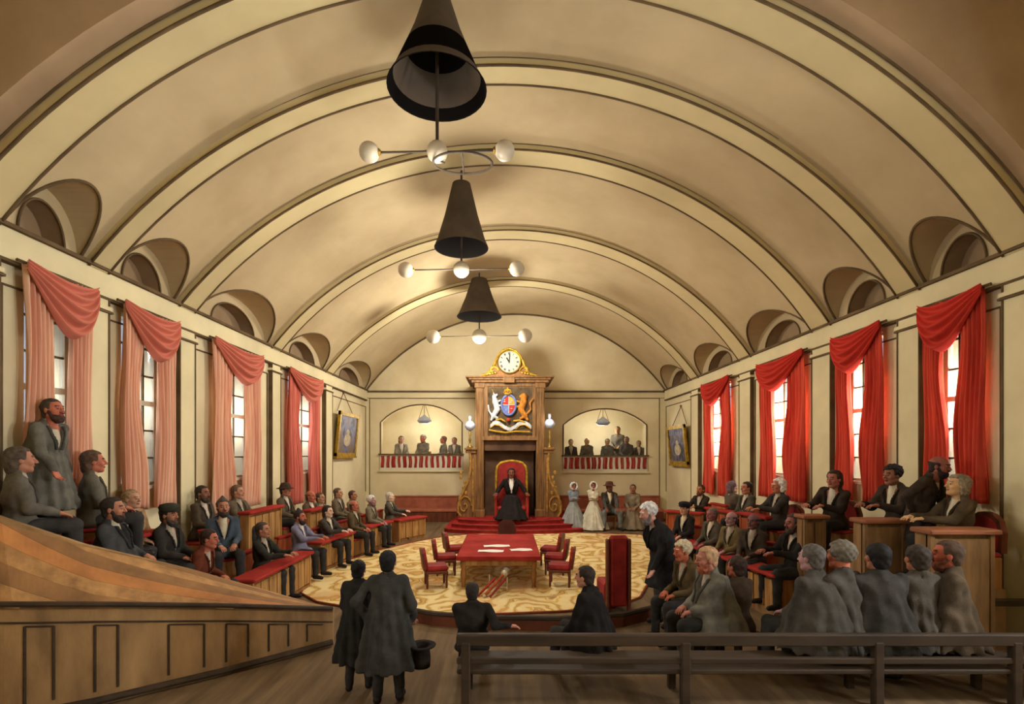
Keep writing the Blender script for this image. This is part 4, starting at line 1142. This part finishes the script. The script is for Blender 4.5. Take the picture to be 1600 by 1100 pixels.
# left front row
desk((-4.18,8.40),(-4.16,10.85),0,.75,.32,'long red-topped desk nearest on the left, beside the plank deck',1)
desk((-4.38,13.05-1.0),(-4.12,13.75),0,.74,.32,'red-topped desk on the left, second from the plank deck',1)
desk((-3.95,14.7),(-3.60,16.0),0,.74,.32,'red-topped desk on the left, third from the plank deck',1)
desk((-3.42,16.3),(-2.75,17.35),0,.72,.34,'red-topped desk on the left nearest to the dais',1)
desk((-5.44,7.35),(-5.46,8.1),0,1.62,.16,'short red-topped desk in the upper left row by the second curtain',1)
desk((-5.30,10.5),(-5.28,12.0),0,1.62,.16,'long red-topped ledge in the upper left row by the third curtain',1)
desk((-4.90,12.75),(-4.75,13.7),0,1.42,.16,'short red-topped ledge in the upper left row by the fourth curtain',1)
# right front row
desk((4.60,8.75),(4.05,13.0),0,.75,.34,'long curving red-topped desk before the front row on the right',-1,nb=14)
desk((4.55,14.55),(5.25,13.85),0,1.22,.2,'short red-topped desk end at the far right corner',1,face_mat=m_orange)
desk((5.22,13.3),(5.42,11.9),0,1.44,.16,'red-topped ledge in the upper right row, under the pair talking',1,face_mat=m_orange)
desk((5.30,11.6),(5.45,10.7),0,1.50,.16,'red-topped ledge before the man in the white wig',1,face_mat=m_orange)
desk((5.0,8.60),(5.36,8.60),0,1.78,.2,'brown desk block between the white wig and the curtained window, leftmost of the raised three',1,False,'raised brown desks on the right',face_mat=m_dkb,body=m_dkb)
desk((5.18,7.42),(5.78,7.42),0,1.86,.22,'raised brown desk, middle of the three on the right, with a man leaning on it',1,False,'raised brown desks on the right',nb=1,face_mat=m_dkb,body=m_dkb)
desk((5.14,6.22),(5.92,6.22),0,1.89,.22,'raised brown desk nearest the camera on the right, before two men in talk',1,False,'raised brown desks on the right',nb=1,face_mat=m_dkb,body=m_dkb)
# red piece in front of the standing old man
ar = thing('armchair', (1.97,9.35,0), 'high-backed red upholstered chair in front of the standing white-haired man', 'armchair', .1)
MB().bev(-.24,.24,-.20,.34,.14,.50,.04).build('seat', m_red, ar)
MB().bev(-.17,.17,-.30,-.18,.10,1.36,.05).build('backrest', m_red, ar)
MB().bev(-.22,-.17,-.31,-.17,.0,1.30,.02).build('back_post', m_mahog, ar); MB().bev(.17,.22,-.31,-.17,.0,1.30,.02).build('back_post', m_mahog, ar)
for sx in (-1,1): MB().box(sx*.2-.03,sx*.2+.03,.26,.32,0,.16).build('leg', m_mahog, ar)
# settees against the end wall
for sg,x0,x1 in ((-1,-4.75,-2.05),(1,2.3,6.55)):
    se = thing('settee', ((x0+x1)/2,21.6,0), 'long red upholstered settee against the end wall on the %s' % ('left','right')[sg>0], 'settee', 0, 'end wall settees')
    h=(x1-x0)/2
    MB().bev(-h,h,-.35,.30,0,.40,.02).build('seat_box', m_mahog, se); m_st=wash('faded_brick_red',(168,100,74),.16,1.4,.9,c2=(136,74,54)); MB().bev(-h,h,-.38,.25,.40,.52,.04).build('seat', m_st, se); MB().bev(-h,h,.22,.38,.1,.98,.04).build('backrest', m_st, se)
    MB().bev(-h-.03,h+.03,.20,.40,.98,1.04,.02).build('top_rail', m_st, se)

# plank deck in the near left corner
FE = [(-6.06,5.15,1.30),(-5.16,5.35,1.24),(-4.57,5.7,1.14),(-3.58,6.5,.89),(-2.54,7.5,.55)]
BE = [(-6.06,5.33,2.50),(-5.55,5.62,2.13),(-5.02,6.1,1.74),(-4.25,6.85,1.28),(-3.02,7.88,.52)]
def lerp(a,b,t): return Vector(a)*(1-t)+Vector(b)*t
def along(E,t):
    k=min(int(t*(len(E)-1)),len(E)-2); u=t*(len(E)-1)-k; return lerp(E[k],E[k+1],u)
dk = thing('plank_deck', (-4.4,6.6,0), 'sloping plank-topped wooden enclosure filling the near left corner', 'wooden enclosure')
Od = Vector(dk.location)
m=MB()
n=26; n2=60; K=9; cl01=lambda v: min(1,max(0,v))
for k in range(K):
    # the planks run from the upper left down to the front edge
    a0=k*.24; a1=a0+.232; m.mi=(2,0,1,0,2,1,0,1,0)[k]; rows=[]
    for i in range(n2+1):
        t=i/n2; v0=cl01(a0-1.15*t); v1=cl01(a1-1.15*t)
        if v1-v0 < .004: continue
        f=along(FE,t); b=along(BE,t); rows.append([lerp(f,b,v0)-Od, lerp(f,b,v1)-Od])
    if len(rows)>1: m.grid(rows,(0,0,-.05))
m.mi=1; m.grid([[along(FE,i/n)-Od-Vector((0,0,.035)), along(BE,i/n)-Od-Vector((0,0,.035))] for i in range(n+1)],(0,0,-.03))
m.build('plank_top', [m_deck, wash('dark_deck_plank',(146,106,66),.2,1.8,.7,c2=(108,78,50)), wash('orange_deck_plank',(182,122,70),.2,1.8,.7,c2=(140,92,54))], dk)
m=MB(); rows=[[along(FE,i/n)-Od-Vector((0,0,.0)), Vector((along(FE,i/n).x,along(FE,i/n).y,0))-Od] for i in range(n+1)]
m.grid(rows,(.0,.06,0)); m.build('front_wall', m_panel, dk)
m=MB(); rows=[[along(BE,i/n)-Od, Vector((along(BE,i/n).x,along(BE,i/n).y,0))-Od] for i in range(n+1)]
m.grid(rows,(.0,-.05,0)); m.build('rear_wall', m_panel, dk)
f,b = Vector(FE[-1]),Vector(BE[-1]); m=MB(); m.grid([[f-Od,Vector((f.x,f.y,0))-Od],[b-Od,Vector((b.x,b.y,0))-Od]],(-.05,0,0)); m.build('end_panel', m_panel, dk)
m=MB(); m.tube([along(FE,i/n)-Od+Vector((0,-.02,-.0)) for i in range(n+1)],.030,8); m.tube([Vector((along(FE,i/n).x,along(FE,i/n).y-.03,.06))-Od for i in range(n+1)],.045,8)
m.tube([Vector((along(FE,i/n).x,along(FE,i/n).y-.01,along(FE,i/n).z-.20))-Od for i in range(n+1)],.012,6)
m.build('front_moulding', m_bench, dk)
pxs=[40,85,150,185,265,320,355,388,420,452,480,505]
def fe_at(px):
    best=min(range(401),key=lambda i:abs((along(FE,i/400).x*F/along(FE,i/400).y+VX)-px)); return along(FE,best/400)
for i in range(0,len(pxs)-1):
    a,b=fe_at(pxs[i]),fe_at(pxs[i+1]); 
    a2=Vector((a.x,a.y-.01,0))-Od; b2=Vector((b.x,b.y-.01,0))-Od
    za,zb=a.z-.24,b.z-.24
    m=MB(); m.tube([a2+Vector((0,0,.16)),a2+Vector((0,0,za))],.013,6)
    if i%2==0: m.tube([a2+Vector((0,0,za)),b2+Vector((0,0,zb))],.010,6)
    m.build('panel_moulding', m_bench, dk)

# low barrier between carpet and the near floor, near platform
bar = thing('low_barrier', (.3,8.2,0), 'low dark wooden barrier along the near edge of the carpet', 'barrier')
pts=[(-1.75,8.75),(-1.2,8.45),(-.3,8.25),(.8,8.2),(1.9,8.4),(2.5,8.8)]
m=MB(); rows=[[(x-.3,y-8.2,0),(x-.3,y-8.2,.16)] for x,y in pts]; m.grid(rows,(0,-.10,0)); m.build('panel', wash('red_brown_stain',(104,56,36),.25,2,.7,c2=(72,42,30)), bar)
m=MB(); m.tube([(x-.3,y-8.25,.18) for x,y in pts],.05,8).build('rail', m_bench, bar)
plat = MB(); plat.box(-.75,6.9,3.2,6.55,0,.25); struct(plat.build('floor_near_platform', m_floor))

# long bench in front of the camera
YB=5.18
bn = thing('bench', (2.9,YB,.25), 'long dark open-backed bench across the foreground, seen from behind', 'bench')
x0=-.50-2.9; x1=6.7-2.9
MB().bev(x0,x1,-.04,.03,.62,.74,.015).build('top_rail', m_bench, bn)
MB().bev(x0,x1,-.035,.02,.44,.50,.01).build('lower_rail', m_bench, bn)
MB().bev(x0,x1,-.02,.50,.33,.38,.015).build('seat', m_bench, bn)
for px in (728,1070,1370,1585):
    xx=(px-VX)*YB/F-2.9; m=MB(); m.bev(xx-.045,xx+.045,-.05,.04,0,.66,.01); m.build('post', m_bench, bn)
    m=MB(); m.bev(xx-.04,xx+.04,.38,.46,0,.34,.01); m.build('leg', m_bench, bn)
rl = thing('railing', (6.2,6.4,.25), 'dark horizontal rail by the wall at the right edge', 'railing')
MB().bev(-.55,.6,-.04,.04,.66,.74,.01).build('rail', m_bench, rl); MB().bev(-.5,-.43,-.03,.03,0,.66,.01).build('post', m_bench, rl); MB().bev(.4,.47,-.03,.03,0,.66,.01).build('post', m_bench, rl)
# ------------------------------------------------------------------ people
def headtop(pose, lean, side, hp, pelvis=None):
    pz = pelvis or (0.50 if pose=='sit' else 0.92)
    R = rotm('X',-lean) @ rotm('Y',side); hc = np.array([0,0,pz])+R@np.array([0,.02,.70])+np.array([0,.04*math.sin(lean),0])
    HR = rotm('Z',hp[0]) @ rotm('X',-lean*.5+hp[1])
    return hc + HR@np.array([0,-.01,.128*1.12])
PEOPLE = []
SEATLIST = []
def person(label, px, py, Y, a, s=1.12, floor=None, seat=None, dy=0, **kw):
    if 'shirt' not in kw and -100 < ((a+180)%360-180) < 60 or 170<a<240: kw.setdefault('shirt', random.choice([(196,184,160),(176,164,144),(206,196,176)]) if not kw.get('dress') else None)
    w = P3(px, py, Y); pose = kw.get('pose','sit')
    ht = headtop(pose, kw.get('lean',0), kw.get('side',0), kw.get('head',(0,0)), kw.get('pelvis'))
    if floor is not None: s = (w.z-floor)/ht[2]
    th_ = math.radians(a-90)
    off = Vector((ht[0]*math.cos(th_)-ht[1]*math.sin(th_), ht[0]*math.sin(th_)+ht[1]*math.cos(th_), ht[2]))*s
    base = w-off
    if base.z < 0.0: base.z = 0.0
    if base.z < -.01 or s>1.3 or s<.85: print('CHECK', label, round(base.z,2), round(s,2))
    if -.001 <= base.z < .03: base.z = .015
    print('%-60s x %.2f y %.2f floor %.2f s %.2f' % (label[:60], base.x, base.y, base.z, s))
    o = make_person(label, base, th_, s, **kw)
    PEOPLE.append((o, base, s, a))
    if seat: pew(base.x, base.y, base.z, s, a, seat[1], seat[0])
    return o
BR=(176,120,94); TAN=(190,142,112); PINK=(205,160,132); RED=(182,106,82); PUR=(166,126,124); PALE=(222,186,158); DK=(144,98,76)
C_DK=(52,48,46); C_GR=(98,92,82); C_BR=(110,92,68); C_OL=(92,80,58); C_BK=(36,33,32); C_BL=(72,82,92); C_LAV=(126,124,146)
SH=(214,200,172)
g=lambda **k: k
# --- left side
person('person in grey-brown coat cut off by the left edge, seated behind the plank deck', 30,697,5.9,48, 1.12, coat=C_GR,hairc=(84,72,60),skin=BR,hair='long',seat=('pew','pew of the man at the left edge behind the plank deck'),near=True)
person('person standing in a long grey coat before the nearest left window, hand lowered', 80,622,6.45,0, floor=1.62, pose='stand',lean=.10,head=(-.1,.15),arms=('down','reachdown'),coat=(104,100,90),cloak=True,beard=(70,48,40),hairc=(72,62,54),skin=RED,near=True)
person('long-haired person in grey coat seated just right of the standing man on the left', 145,703,6.95,40,1.12,coat=(104,98,86),hair='long',hairc=(92,70,54),skin=RED,shirt=SH,seat=('pew','pew beside the standing man on the left'),near=True)
person('person in a dark slate cloak seated at the far edge of the plank deck', 176,776,6.6,12,1.12,coat=(66,66,66),cloak=True,beard=(52,40,36),hairc=(54,46,40),skin=BR,seat=('pew','pew of the dark cloaked man behind the plank deck'),near=True)
person('person in pale brown coat seated below the second left curtain', 205,764,7.85,-5,1.08,coat=(170,138,102),hairc=(150,124,92),skin=TAN,seat=('pew','pew below the second left curtain'))
person('person in dark coat and green-grey cap, seated left of the red-brown coat', 263,789,8.0,-5,1.12,coat=(56,52,48),hat='cap',hatc=(62,62,50),beard=(70,62,54),skin=BR,seat=('pew','pew of the man in the green-grey cap'))
person('person in red-brown coat with head bowed, seated behind the plank deck end', 328,826,8.1,5,1.12,lean=.22,coat=(104,54,38),hairc=(58,42,34),skin=RED,seat=('pew','pew of the man in the red-brown coat'))
person('person in blue-grey coat with pointed hair and white necktie', 348,779,9.1,-50,1.12,coat=C_BL,shirt=SH,hair='point',hairc=(80,74,68),beard=(60,50,44),skin=BR,head=(0,.1),seat=('pew','pew of the man in the blue-grey coat'))
person('person in dark coat seated under the left side of the third left curtain', 316,758,9.75,-8,1.12,coat=(84,74,62),hairc=(56,46,40),skin=DK,beard=(70,58,48),seat=('pew','pew at the foot of the third left curtain, its left side'))
person('person in grey-brown coat with moustache seated under the right side of the third left curtain', 371,757,10.95,-5,1.12,coat=(104,92,74),hairc=(110,96,80),skin=TAN,arms=('knee','reachdown'),seat=('pew','pew at the foot of the third left curtain, its right side'))
person('person in dark green coat with an arm along the nearest red-topped desk on the left', 410,815,9.75,-3,1.12,coat=(52,52,46),hairc=(74,64,54),skin=BR,arms=('desk','desk'),seat=('pew','pew behind the nearest long red-topped desk on the left'))
person('person in brown coat and small hat seated under the fourth left curtain', 445,756,13.0,-10,1.15,coat=(96,84,66),hat='soft',hatc=(70,56,46),skin=BR,seat=('pew','pew at the foot of the fourth left curtain'))
person('person in lavender-blue coat and white scarf with dark pointed hair and beard', 468,797,11.55,-8,1.12,coat=C_LAV,shirt=(222,214,200),hair='point',hairc=(52,46,42),beard=(48,42,40),skin=RED,arms=('desk','desk'),seat=('pew','pew of the man in the lavender-blue coat'))
person('bald red-faced person with a white shirt front in the second row on the left', 485,766,13.4,-15,1.15,coat=(98,84,64),shirt=(228,220,200),hair='bald',hairc=(110,76,60),skin=RED,seat=('pew','pew of the bald red-faced man'))
person('person in brown coat half hidden behind the bald red-faced man', 500,769,14.5,-15,1.15,coat=(120,104,78),hairc=(96,76,58),skin=TAN,seat=('pew','pew behind the bald red-faced man'))
person('pale-faced person with long dark hair and charcoal coat behind a left desk', 512,789,12.9,-15,1.12,coat=(74,70,64),hair='long',hairc=(50,44,40),skin=PALE,shirt=SH,arms=('desk','desk'),seat=('pew','pew of the pale-faced man with long dark hair'))
person('person in grey coat seated in the rear left row beneath the gilt picture', 528,762,15.2,-10,1.15,coat=(110,98,78),hairc=(96,84,70),skin=TAN,seat=('pew','pew beneath the gilt picture on the left'))
person('person in light brown coat, rightmost of the rear left row', 551,766,16.4,-12,1.15,coat=(136,120,92),hairc=(84,66,52),skin=BR,seat=('pew','last pew of the rear left row'))
person('red-faced balding person in olive coat in the front left row', 553,785,14.3,-12,1.12,coat=C_OL,hair='bald',hairc=(84,72,56),skin=RED,seat=('pew','pew of the balding man in the olive coat'))
person('person with curly white hair and grey coat leaning forward in the front left row', 580,778,15.5,-10,1.15,coat=(120,110,90),hair='curly',hairc=(212,206,196),skin=PUR,beard=(120,90,84),seat=('pew','pew of the man with curly white hair'))
person('white-haired person in dark grey coat resting a hand on the last left desk', 609,771,16.9,-3,1.15,coat=(84,80,70),hair='short',hairc=(196,190,178),skin=PALE,arms=('desk','reach'),seat=('pew','pew behind the last red-topped desk on the left'))
# --- right side, rear rows
person('bearded person in dark coat seated at the far end of the rear right row', 1095,757,14.9,215,1.12,coat=(64,56,48),hairc=(84,62,46),beard=(96,62,44),skin=(196,124,86),arms=('desk','desk'),seat=('pew','pew at the far end of the rear right row'))
person('person with greyish purple hair turned right to speak with a neighbour', 1144,751,12.9,10,1.12,coat=(92,80,66),hairc=(112,92,96),hair='long',skin=PALE,shirt=SH,seat=('pew','pew of the man with greyish purple hair'))
person('dark-haired person in olive-grey coat turned left towards the purple-haired man', 1167,752,12.0,190,1.12,coat=(84,80,66),hairc=(62,52,44),skin=(190,126,100),seat=('pew','pew of the dark-haired man turned left'))
person('person in a white turban-like wig and dark coat, in profile to the left', 1217,747,10.7,185,1.15,coat=(66,60,54),hair='wig',hairc=(232,230,224),skin=(184,112,82),arms=('desk','desk'),seat=('round','round-backed chair behind the man in the white wig'))
person('person with dark wavy hair in brown-black coat leaning on the leftmost raised desk', 1303,734,9.25,205,1.18,coat=(58,48,40),hair='long',hairc=(62,44,36),skin=(176,112,92),lean=.12,side=-.1,arms=('desk','desk'),near=True,seat=('round','round-backed chair at the leftmost raised desk'))
person('person with curly black hair leaning on the middle raised desk on the right', 1394,726,8.05,190,1.15,coat=(66,56,46),hair='curly',hairc=(38,32,30),skin=(150,98,78),lean=.12,arms=('desk','desk'),shirt=SH,near=True,seat=('round','round-backed chair at the middle raised desk'))
person('tall bearded person standing and bending over the man at the nearest raised desk', 1470,712,7.2,-62,floor=.98,pose='stand',lean=.30,coat=(62,52,44),shirt=(180,164,136),hair='bald',hairc=(50,40,36),beard=(44,34,30),skin=(140,84,70),arms=('reachdown','hip'),near=True)
person('grey-wigged person in brown coat at the nearest raised desk, face turned up left', 1500,741,6.95,172,1.10,coat=(88,74,58),hair='wig',hairc=(140,126,108),skin=(206,164,120),shirt=SH,head=(0,.15),arms=('desk','desk'),near=True,seat=('round','round-backed chair at the nearest raised desk'))
# --- right side, front row
person('person in dark cap and coat at the far end of the front right row', 1070,785,12.6,215,1.12,coat=(50,46,44),hat='cap',hatc=(44,42,46),shirt=SH,skin=(196,150,124),seat=('pew','pew at the far end of the front right row'))
person('grey-haired person with purple-red face in the front right row', 1113,793,11.5,200,1.12,coat=(88,80,68),hairc=(110,100,92),skin=(150,92,88),shirt=SH,seat=('pew','pew of the grey-haired man in the front right row'))
person('bald purple-faced person in tan coat in the front right row', 1143,799,10.7,205,1.12,coat=(112,96,66),hair='bald',hairc=(96,76,84),skin=PUR,seat=('pew','pew of the bald purple-faced man'))
person('bald dark-faced person in brown-black coat in the front right row', 1177,802,10.0,215,1.12,coat=(70,60,50),hair='bald',hairc=(70,52,50),skin=(116,78,76),seat=('pew','pew of the bald dark-faced man'))
person('large bearded person in black coat, nearest in the front right row, in profile', 1240,802,9.0,187,1.22,coat=(42,38,36),hair='long',hairc=(78,64,54),beard=(70,56,46),skin=(150,92,78),lean=.08,arms=('desk','desk'),bulk=1.15,near=True,seat=('pew','pew of the large bearded man in black'))
# --- standing old man and group about him
person('white-haired old person in black coat standing bent forward over the red armchair', 1010,787,8.25,188,floor=.0,pose='stand',lean=.34,head=(0,-.1),coat=(44,42,42),trousers=(104,98,88),hair='curly',hairc=(214,210,208),beard=(112,104,104),skin=(206,150,134),arms=('reachdown','down'),near=True,bulk=1.42)
person('white-haired person with a reddish face and brown coat behind the standing old man', 1066,848,7.7,195,1.12,coat=(96,80,54),hair='curly',hairc=(196,180,150),skin=(176,96,66),lean=.15,near=True,seat=('stool','dark stool under the white-haired man in the brown coat'))
person('fair-haired person in a wide grey cloak leaning left over the foreground bench', 1104,853,6.5,185,1.15,coat=(112,108,98),cloak=True,hairc=(176,140,104),skin=(170,110,92),beard=(150,84,60),side=-.05,lean=.14,bulk=1.2,near=True,seat=('stool','dark stool under the man in the wide grey cloak'))
person('person in dark brown coat seen from behind, right of the wide grey cloak', 1152,868,6.6,115,1.05,coat=(70,56,44),hairc=(58,44,36),skin=RED,near=True,seat=('stool','dark stool under the man in dark brown beside the grey cloak'))
# --- foreground bench row, on the near platform
fg = dict(floor=.25, near=True, cloak=True)
person('grey-haired person in a broad slate cloak, leftmost of the five backs at right', 1268,849,5.75,118,hairc=(92,86,80),skin=PUR,coat=(72,68,62),bulk=1.2,lean=.10,**fg)
person('person with frizzy grey hair in a slate cloak, second of the five on the bench', 1315,845,5.70,112,hair='curly',hairc=(112,104,92),skin=RED,coat=(76,72,66),bulk=1.0,**fg)
person('black-haired person in dark slate cloak, middle of the five on the bench', 1372,847,5.65,90,hairc=(34,30,30),skin=BR,coat=(62,59,55),bulk=1.2,**fg)
person('narrow-shouldered person in grey-brown cloak seen from behind, fourth of the five on the bench', 1434,850,5.70,85,hairc=(64,56,50),skin=BR,coat=(82,76,68),bulk=.85,**fg)
person('red-faced person in brown coat, in profile, rightmost of the five on the bench', 1482,843,5.70,150,hairc=(80,62,50),skin=(172,92,70),coat=(86,74,60),bulk=1.0,beard=(110,64,50),**fg)
person('dark-coated person seen from behind at the left end of the bench, arm along its back', 738,909,5.85,92,floor=.25,near=True,hairc=(48,40,34),skin=BR,coat=(42,38,34),arms=('fold','railside'),bulk=1.3)
person('black-coated person slumped to the left on the middle of the bench, seen from behind', 914,883,5.95,150,floor=.25,near=True,hairc=(50,40,32),skin=BR,coat=(34,30,28),cloak=True,arms=('reachdown','out'),lean=.12,bulk=1.1)
# --- the standing pair
person('shorter person of the standing pair, black hair, dark slate coat, seen from behind', 560,876,6.05,92,floor=0.0,pose='stand',near=True,cloak=True,hairc=(30,27,27),skin=BR,coat=(44,42,40),bulk=.95)
person('taller person of the standing pair, long slate overcoat, holding a dark hat, seen from behind', 606,861,5.75,94,floor=0.0,pose='stand',near=True,cloak=True,hairc=(26,24,24),skin=BR,coat=(60,58,54),arms=('hip','hold'),bulk=1.05)
# --- dais and end wall
sp = person('person in black robes with a white collar band seated on the red throne', 799,731,19.2,-90,floor=.39,dress=(40,36,34),coat=C_BK,shirt=(230,226,215),trousers=(34,31,30),hairc=(44,34,30),skin=(120,70,56),arms=('out','out'),hair='long',bulk=1.1)
person('person in grey-blue dress and white bonnet, leftmost of the four by the end wall', 896,755,19.2,-80,floor=0.0,pose='stand',dress=(150,152,148),coat=(134,146,156),hat='bonnet',hatc=(214,220,222),skin=(156,100,74),arms=('fold','fold'))
person('person in white dress and bonnet with a very wide skirt by the end wall', 927,754,19.1,-90,floor=0.0,pose='stand',dress=(206,200,176),coat=(216,210,186),hat='bonnet',hatc=(232,230,220),skin=(158,96,76),arms=('fold','fold'))
person('person in soft dark hat and open coat seated by the end wall', 952,754,19.3,-90,floor=0.0,coat=(84,80,72),shirt=(220,208,176),trousers=(112,116,112),hat='soft',hatc=(92,60,48),skin=(128,78,60),beard=(90,64,50),arms=('knee','knee'),knees=.22)
person('dark-haired person in a grey shawl, rightmost of the four by the end wall', 989,757,19.4,-110,floor=0.0,coat=(138,124,100),dress=(132,118,96),hair='bun',hairc=(66,56,52),skin=(156,104,76),arms=('lap','lap'))
for k,(x,w) in enumerate((((952-VX)*19.3/F,.5),((989-VX)*19.4/F,.5))):
    st = thing('stool', (x,19.35,0), ('wooden stool under the hatted man by the end wall','wooden stool under the woman in the grey shawl')[k], 'stool', 0, 'end wall stools')
    MB().bev(-.25,.25,-.22,.22,.46,.52,.02).build('seat', m_oak, st)
    for sx in (-1,1):
        for sy in (-1,1): MB().box(sx*.2-.02,sx*.2+.02,sy*.17-.02,sy*.17+.02,0,.46).build('leg', m_oak, st)
# --- galleries
GP = [('l',627,681,'long-haired pale person leftmost in the left gallery',g(hair='long',hairc=(120,100,84),skin=TAN,coat=(142,132,112))),
 ('l',661,679,'red-faced white-haired person second from left in the left gallery',g(hair='curly',hairc=(196,186,170),skin=RED,coat=(130,122,106))),
 ('l',693,681,'red-faced person in profile, third in the left gallery',g(hairc=(120,84,66),skin=RED,coat=(128,120,104),a=200)),
 ('l',710,683,'dark person by the right edge of the left gallery',g(hairc=(92,68,58),skin=DK,coat=(110,104,92),Y=23.6)),
 ('r',892,686,'person in dark coat leftmost in the right gallery',g(hairc=(92,76,58),skin=(176,140,102),coat=(72,66,60))),
 ('r',917,684,'bald person in grey coat second in the right gallery',g(hair='bald',hairc=(140,120,92),skin=(186,150,112),coat=(108,100,86))),
 ('r',949,685,'person in grey-brown coat, left of the standing one in the right gallery',g(hairc=(124,104,76),skin=(176,138,100),coat=(96,88,74))),
 ('r',965,666,'tall person standing behind the others in the right gallery',g(hairc=(120,96,70),skin=(170,128,92),coat=(100,92,76),Y=23.75,pose='stand')),
 ('r',979,682,'dark-haired person right of the standing one in the right gallery',g(hairc=(78,66,54),skin=(130,96,74),coat=(76,70,62))),
 ('r',998,688,'small person at the right edge of the right gallery',g(hairc=(96,80,62),skin=(150,112,84),coat=(92,84,72),Y=23.3))]
for sd,px,py,lb,k in GP:
    k = dict(k); Y = k.pop('Y',23.05); a = k.pop('a',-90+random.uniform(-25,25))
    o = person(lb, px, py, Y, a, floor=1.72 if k.get('pose') else 1.95, arms=('lap','lap'), **k)
    if not k.get('pose'):
        w_ = PEOPLE[-1]; pew_h = w_[1].z
        st = thing('gallery_chair', (w_[1].x,w_[1].y,1.72), 'chair under the '+lb, 'chair', math.radians(a-90), 'gallery chairs')
        sh = .23+.41*w_[2]
        MB().bev(-.25,.25,-.25,.2,sh-.05,sh,.02).build('seat', m_oak, st); MB().bev(-.25,.25,-.30,-.25,sh,sh+.45,.02).build('backrest', m_oak, st)
        MB().box(-.23,.23,-.15,.15,.0,.23).build('footboard', m_oak, st) if False else None
        for sx in (-1,1):
            for sy in (-1,1): MB().box(sx*.21-.02,sx*.21+.02,sy*.19-.03,sy*.19+.01,0,sh-.05).build('leg', m_oak, st)
        sb = MB().bev(-.26,.26,.25,.62,0,.23,.02).build('footrest', m_oak, st)
# stools inside the standing women need none; hat held by the tall man of the pair
tp = [o for o,_,_,_ in PEOPLE if 'taller person of the standing pair' in o['label']][0]
hp = P3(655,1003,5.72)
ht_ = thing('hat', (hp.x+.02,5.74,hp.z-.28), 'dark top hat held low in the right hand of the taller standing man', 'hat')
MB().lathe([(.0,.0),(.10,.0),(.105,.10),(.095,.20),(.095,.22),(.16,.23),(.165,.24),(.09,.235),(.085,.02),(0,.02)],20,cap=False).build('crown', fabric((42,36,32)), ht_, smooth=True)

# ------------------------------------------------------------------ light
W = bpy.data.worlds.new('world'); SC.world = W; W.use_nodes = True
bg = W.node_tree.nodes['Background']; bg.inputs[0].default_value = (*lin((208,216,228)),1); bg.inputs[1].default_value = 1.0
def lamp(name, loc, power, col, r, typ='POINT', **kw):
    l = bpy.data.lights.new(name, typ); l.energy = power; l.color = col
    if typ in ('POINT','SPOT'): l.shadow_soft_size = r
    o = bpy.data.objects.new(name, l); COL.objects.link(o); o.location = loc
    return o
warm = (1.0,.975,.90)
lamp('chandelier_light', (-.89,6.6,5.9), 110, warm, .35)
lamp('chandelier_light', (-.945,10.8,6.2), 360, warm, .4)
lamp('chandelier_light', (-.89,16.9,6.2), 820, warm, .4)
for l in ((-1.4,19.4,4.1),(1.68,19.4,4.15)): lamp('oil_lamp_light', l, 18, warm, .15)
lamp('gallery_lamp_light', (-3.65,23.6,4.0), 110, warm, .25); lamp('gallery_lamp_light', (4.3,23.6,3.9), 90, warm, .25)
def window_light(x, inn, a, b, power, col):
    l = bpy.data.lights.new('window_daylight','AREA'); l.shape='RECTANGLE'; l.size=(b-a)*.55; l.size_y=2.5; l.energy=power; l.color=col
    o = bpy.data.objects.new('window_daylight', l); COL.objects.link(o); o.location=(x-inn*.45,(a+b)/2,3.7)
    o.rotation_euler=(0, -inn*PI/2, 0)
    o.rotation_euler=(0, (-PI/2 if inn>0 else PI/2), 0)
for k,(a,b) in enumerate(LW): window_light(XL,1,a,b,(30,50,80,90)[k],(1,.98,.93))
for k,(a,b) in enumerate(RW): window_light(XR,-1,a,b,(240,360,420,420)[k],(1,.97,.88))
for (a,b) in LW_ADDED: window_light(XL,1,a,b,800,(1,.96,.89))  # added fill through the unseen left windows, brightens the foreground
for (a,b) in RW_ADDED: window_light(XR,-1,a,b,2300,(1,.96,.89))  # same added fill from the unseen right windows, much stronger
SC.view_settings.view_transform='Standard'; SC.view_settings.look='None'; SC.view_settings.gamma=1; SC.view_settings.exposure=0.0
SC.view_settings.use_curve_mapping=False
SC.cycles.max_bounces = 6; SC.cycles.transparent_max_bounces = 8

for o in SC.objects:
    if 'label' in o.keys() and not (4 <= len(o['label'].split()) <= 16): print('LONGLABEL', len(o['label'].split()), o['label'])
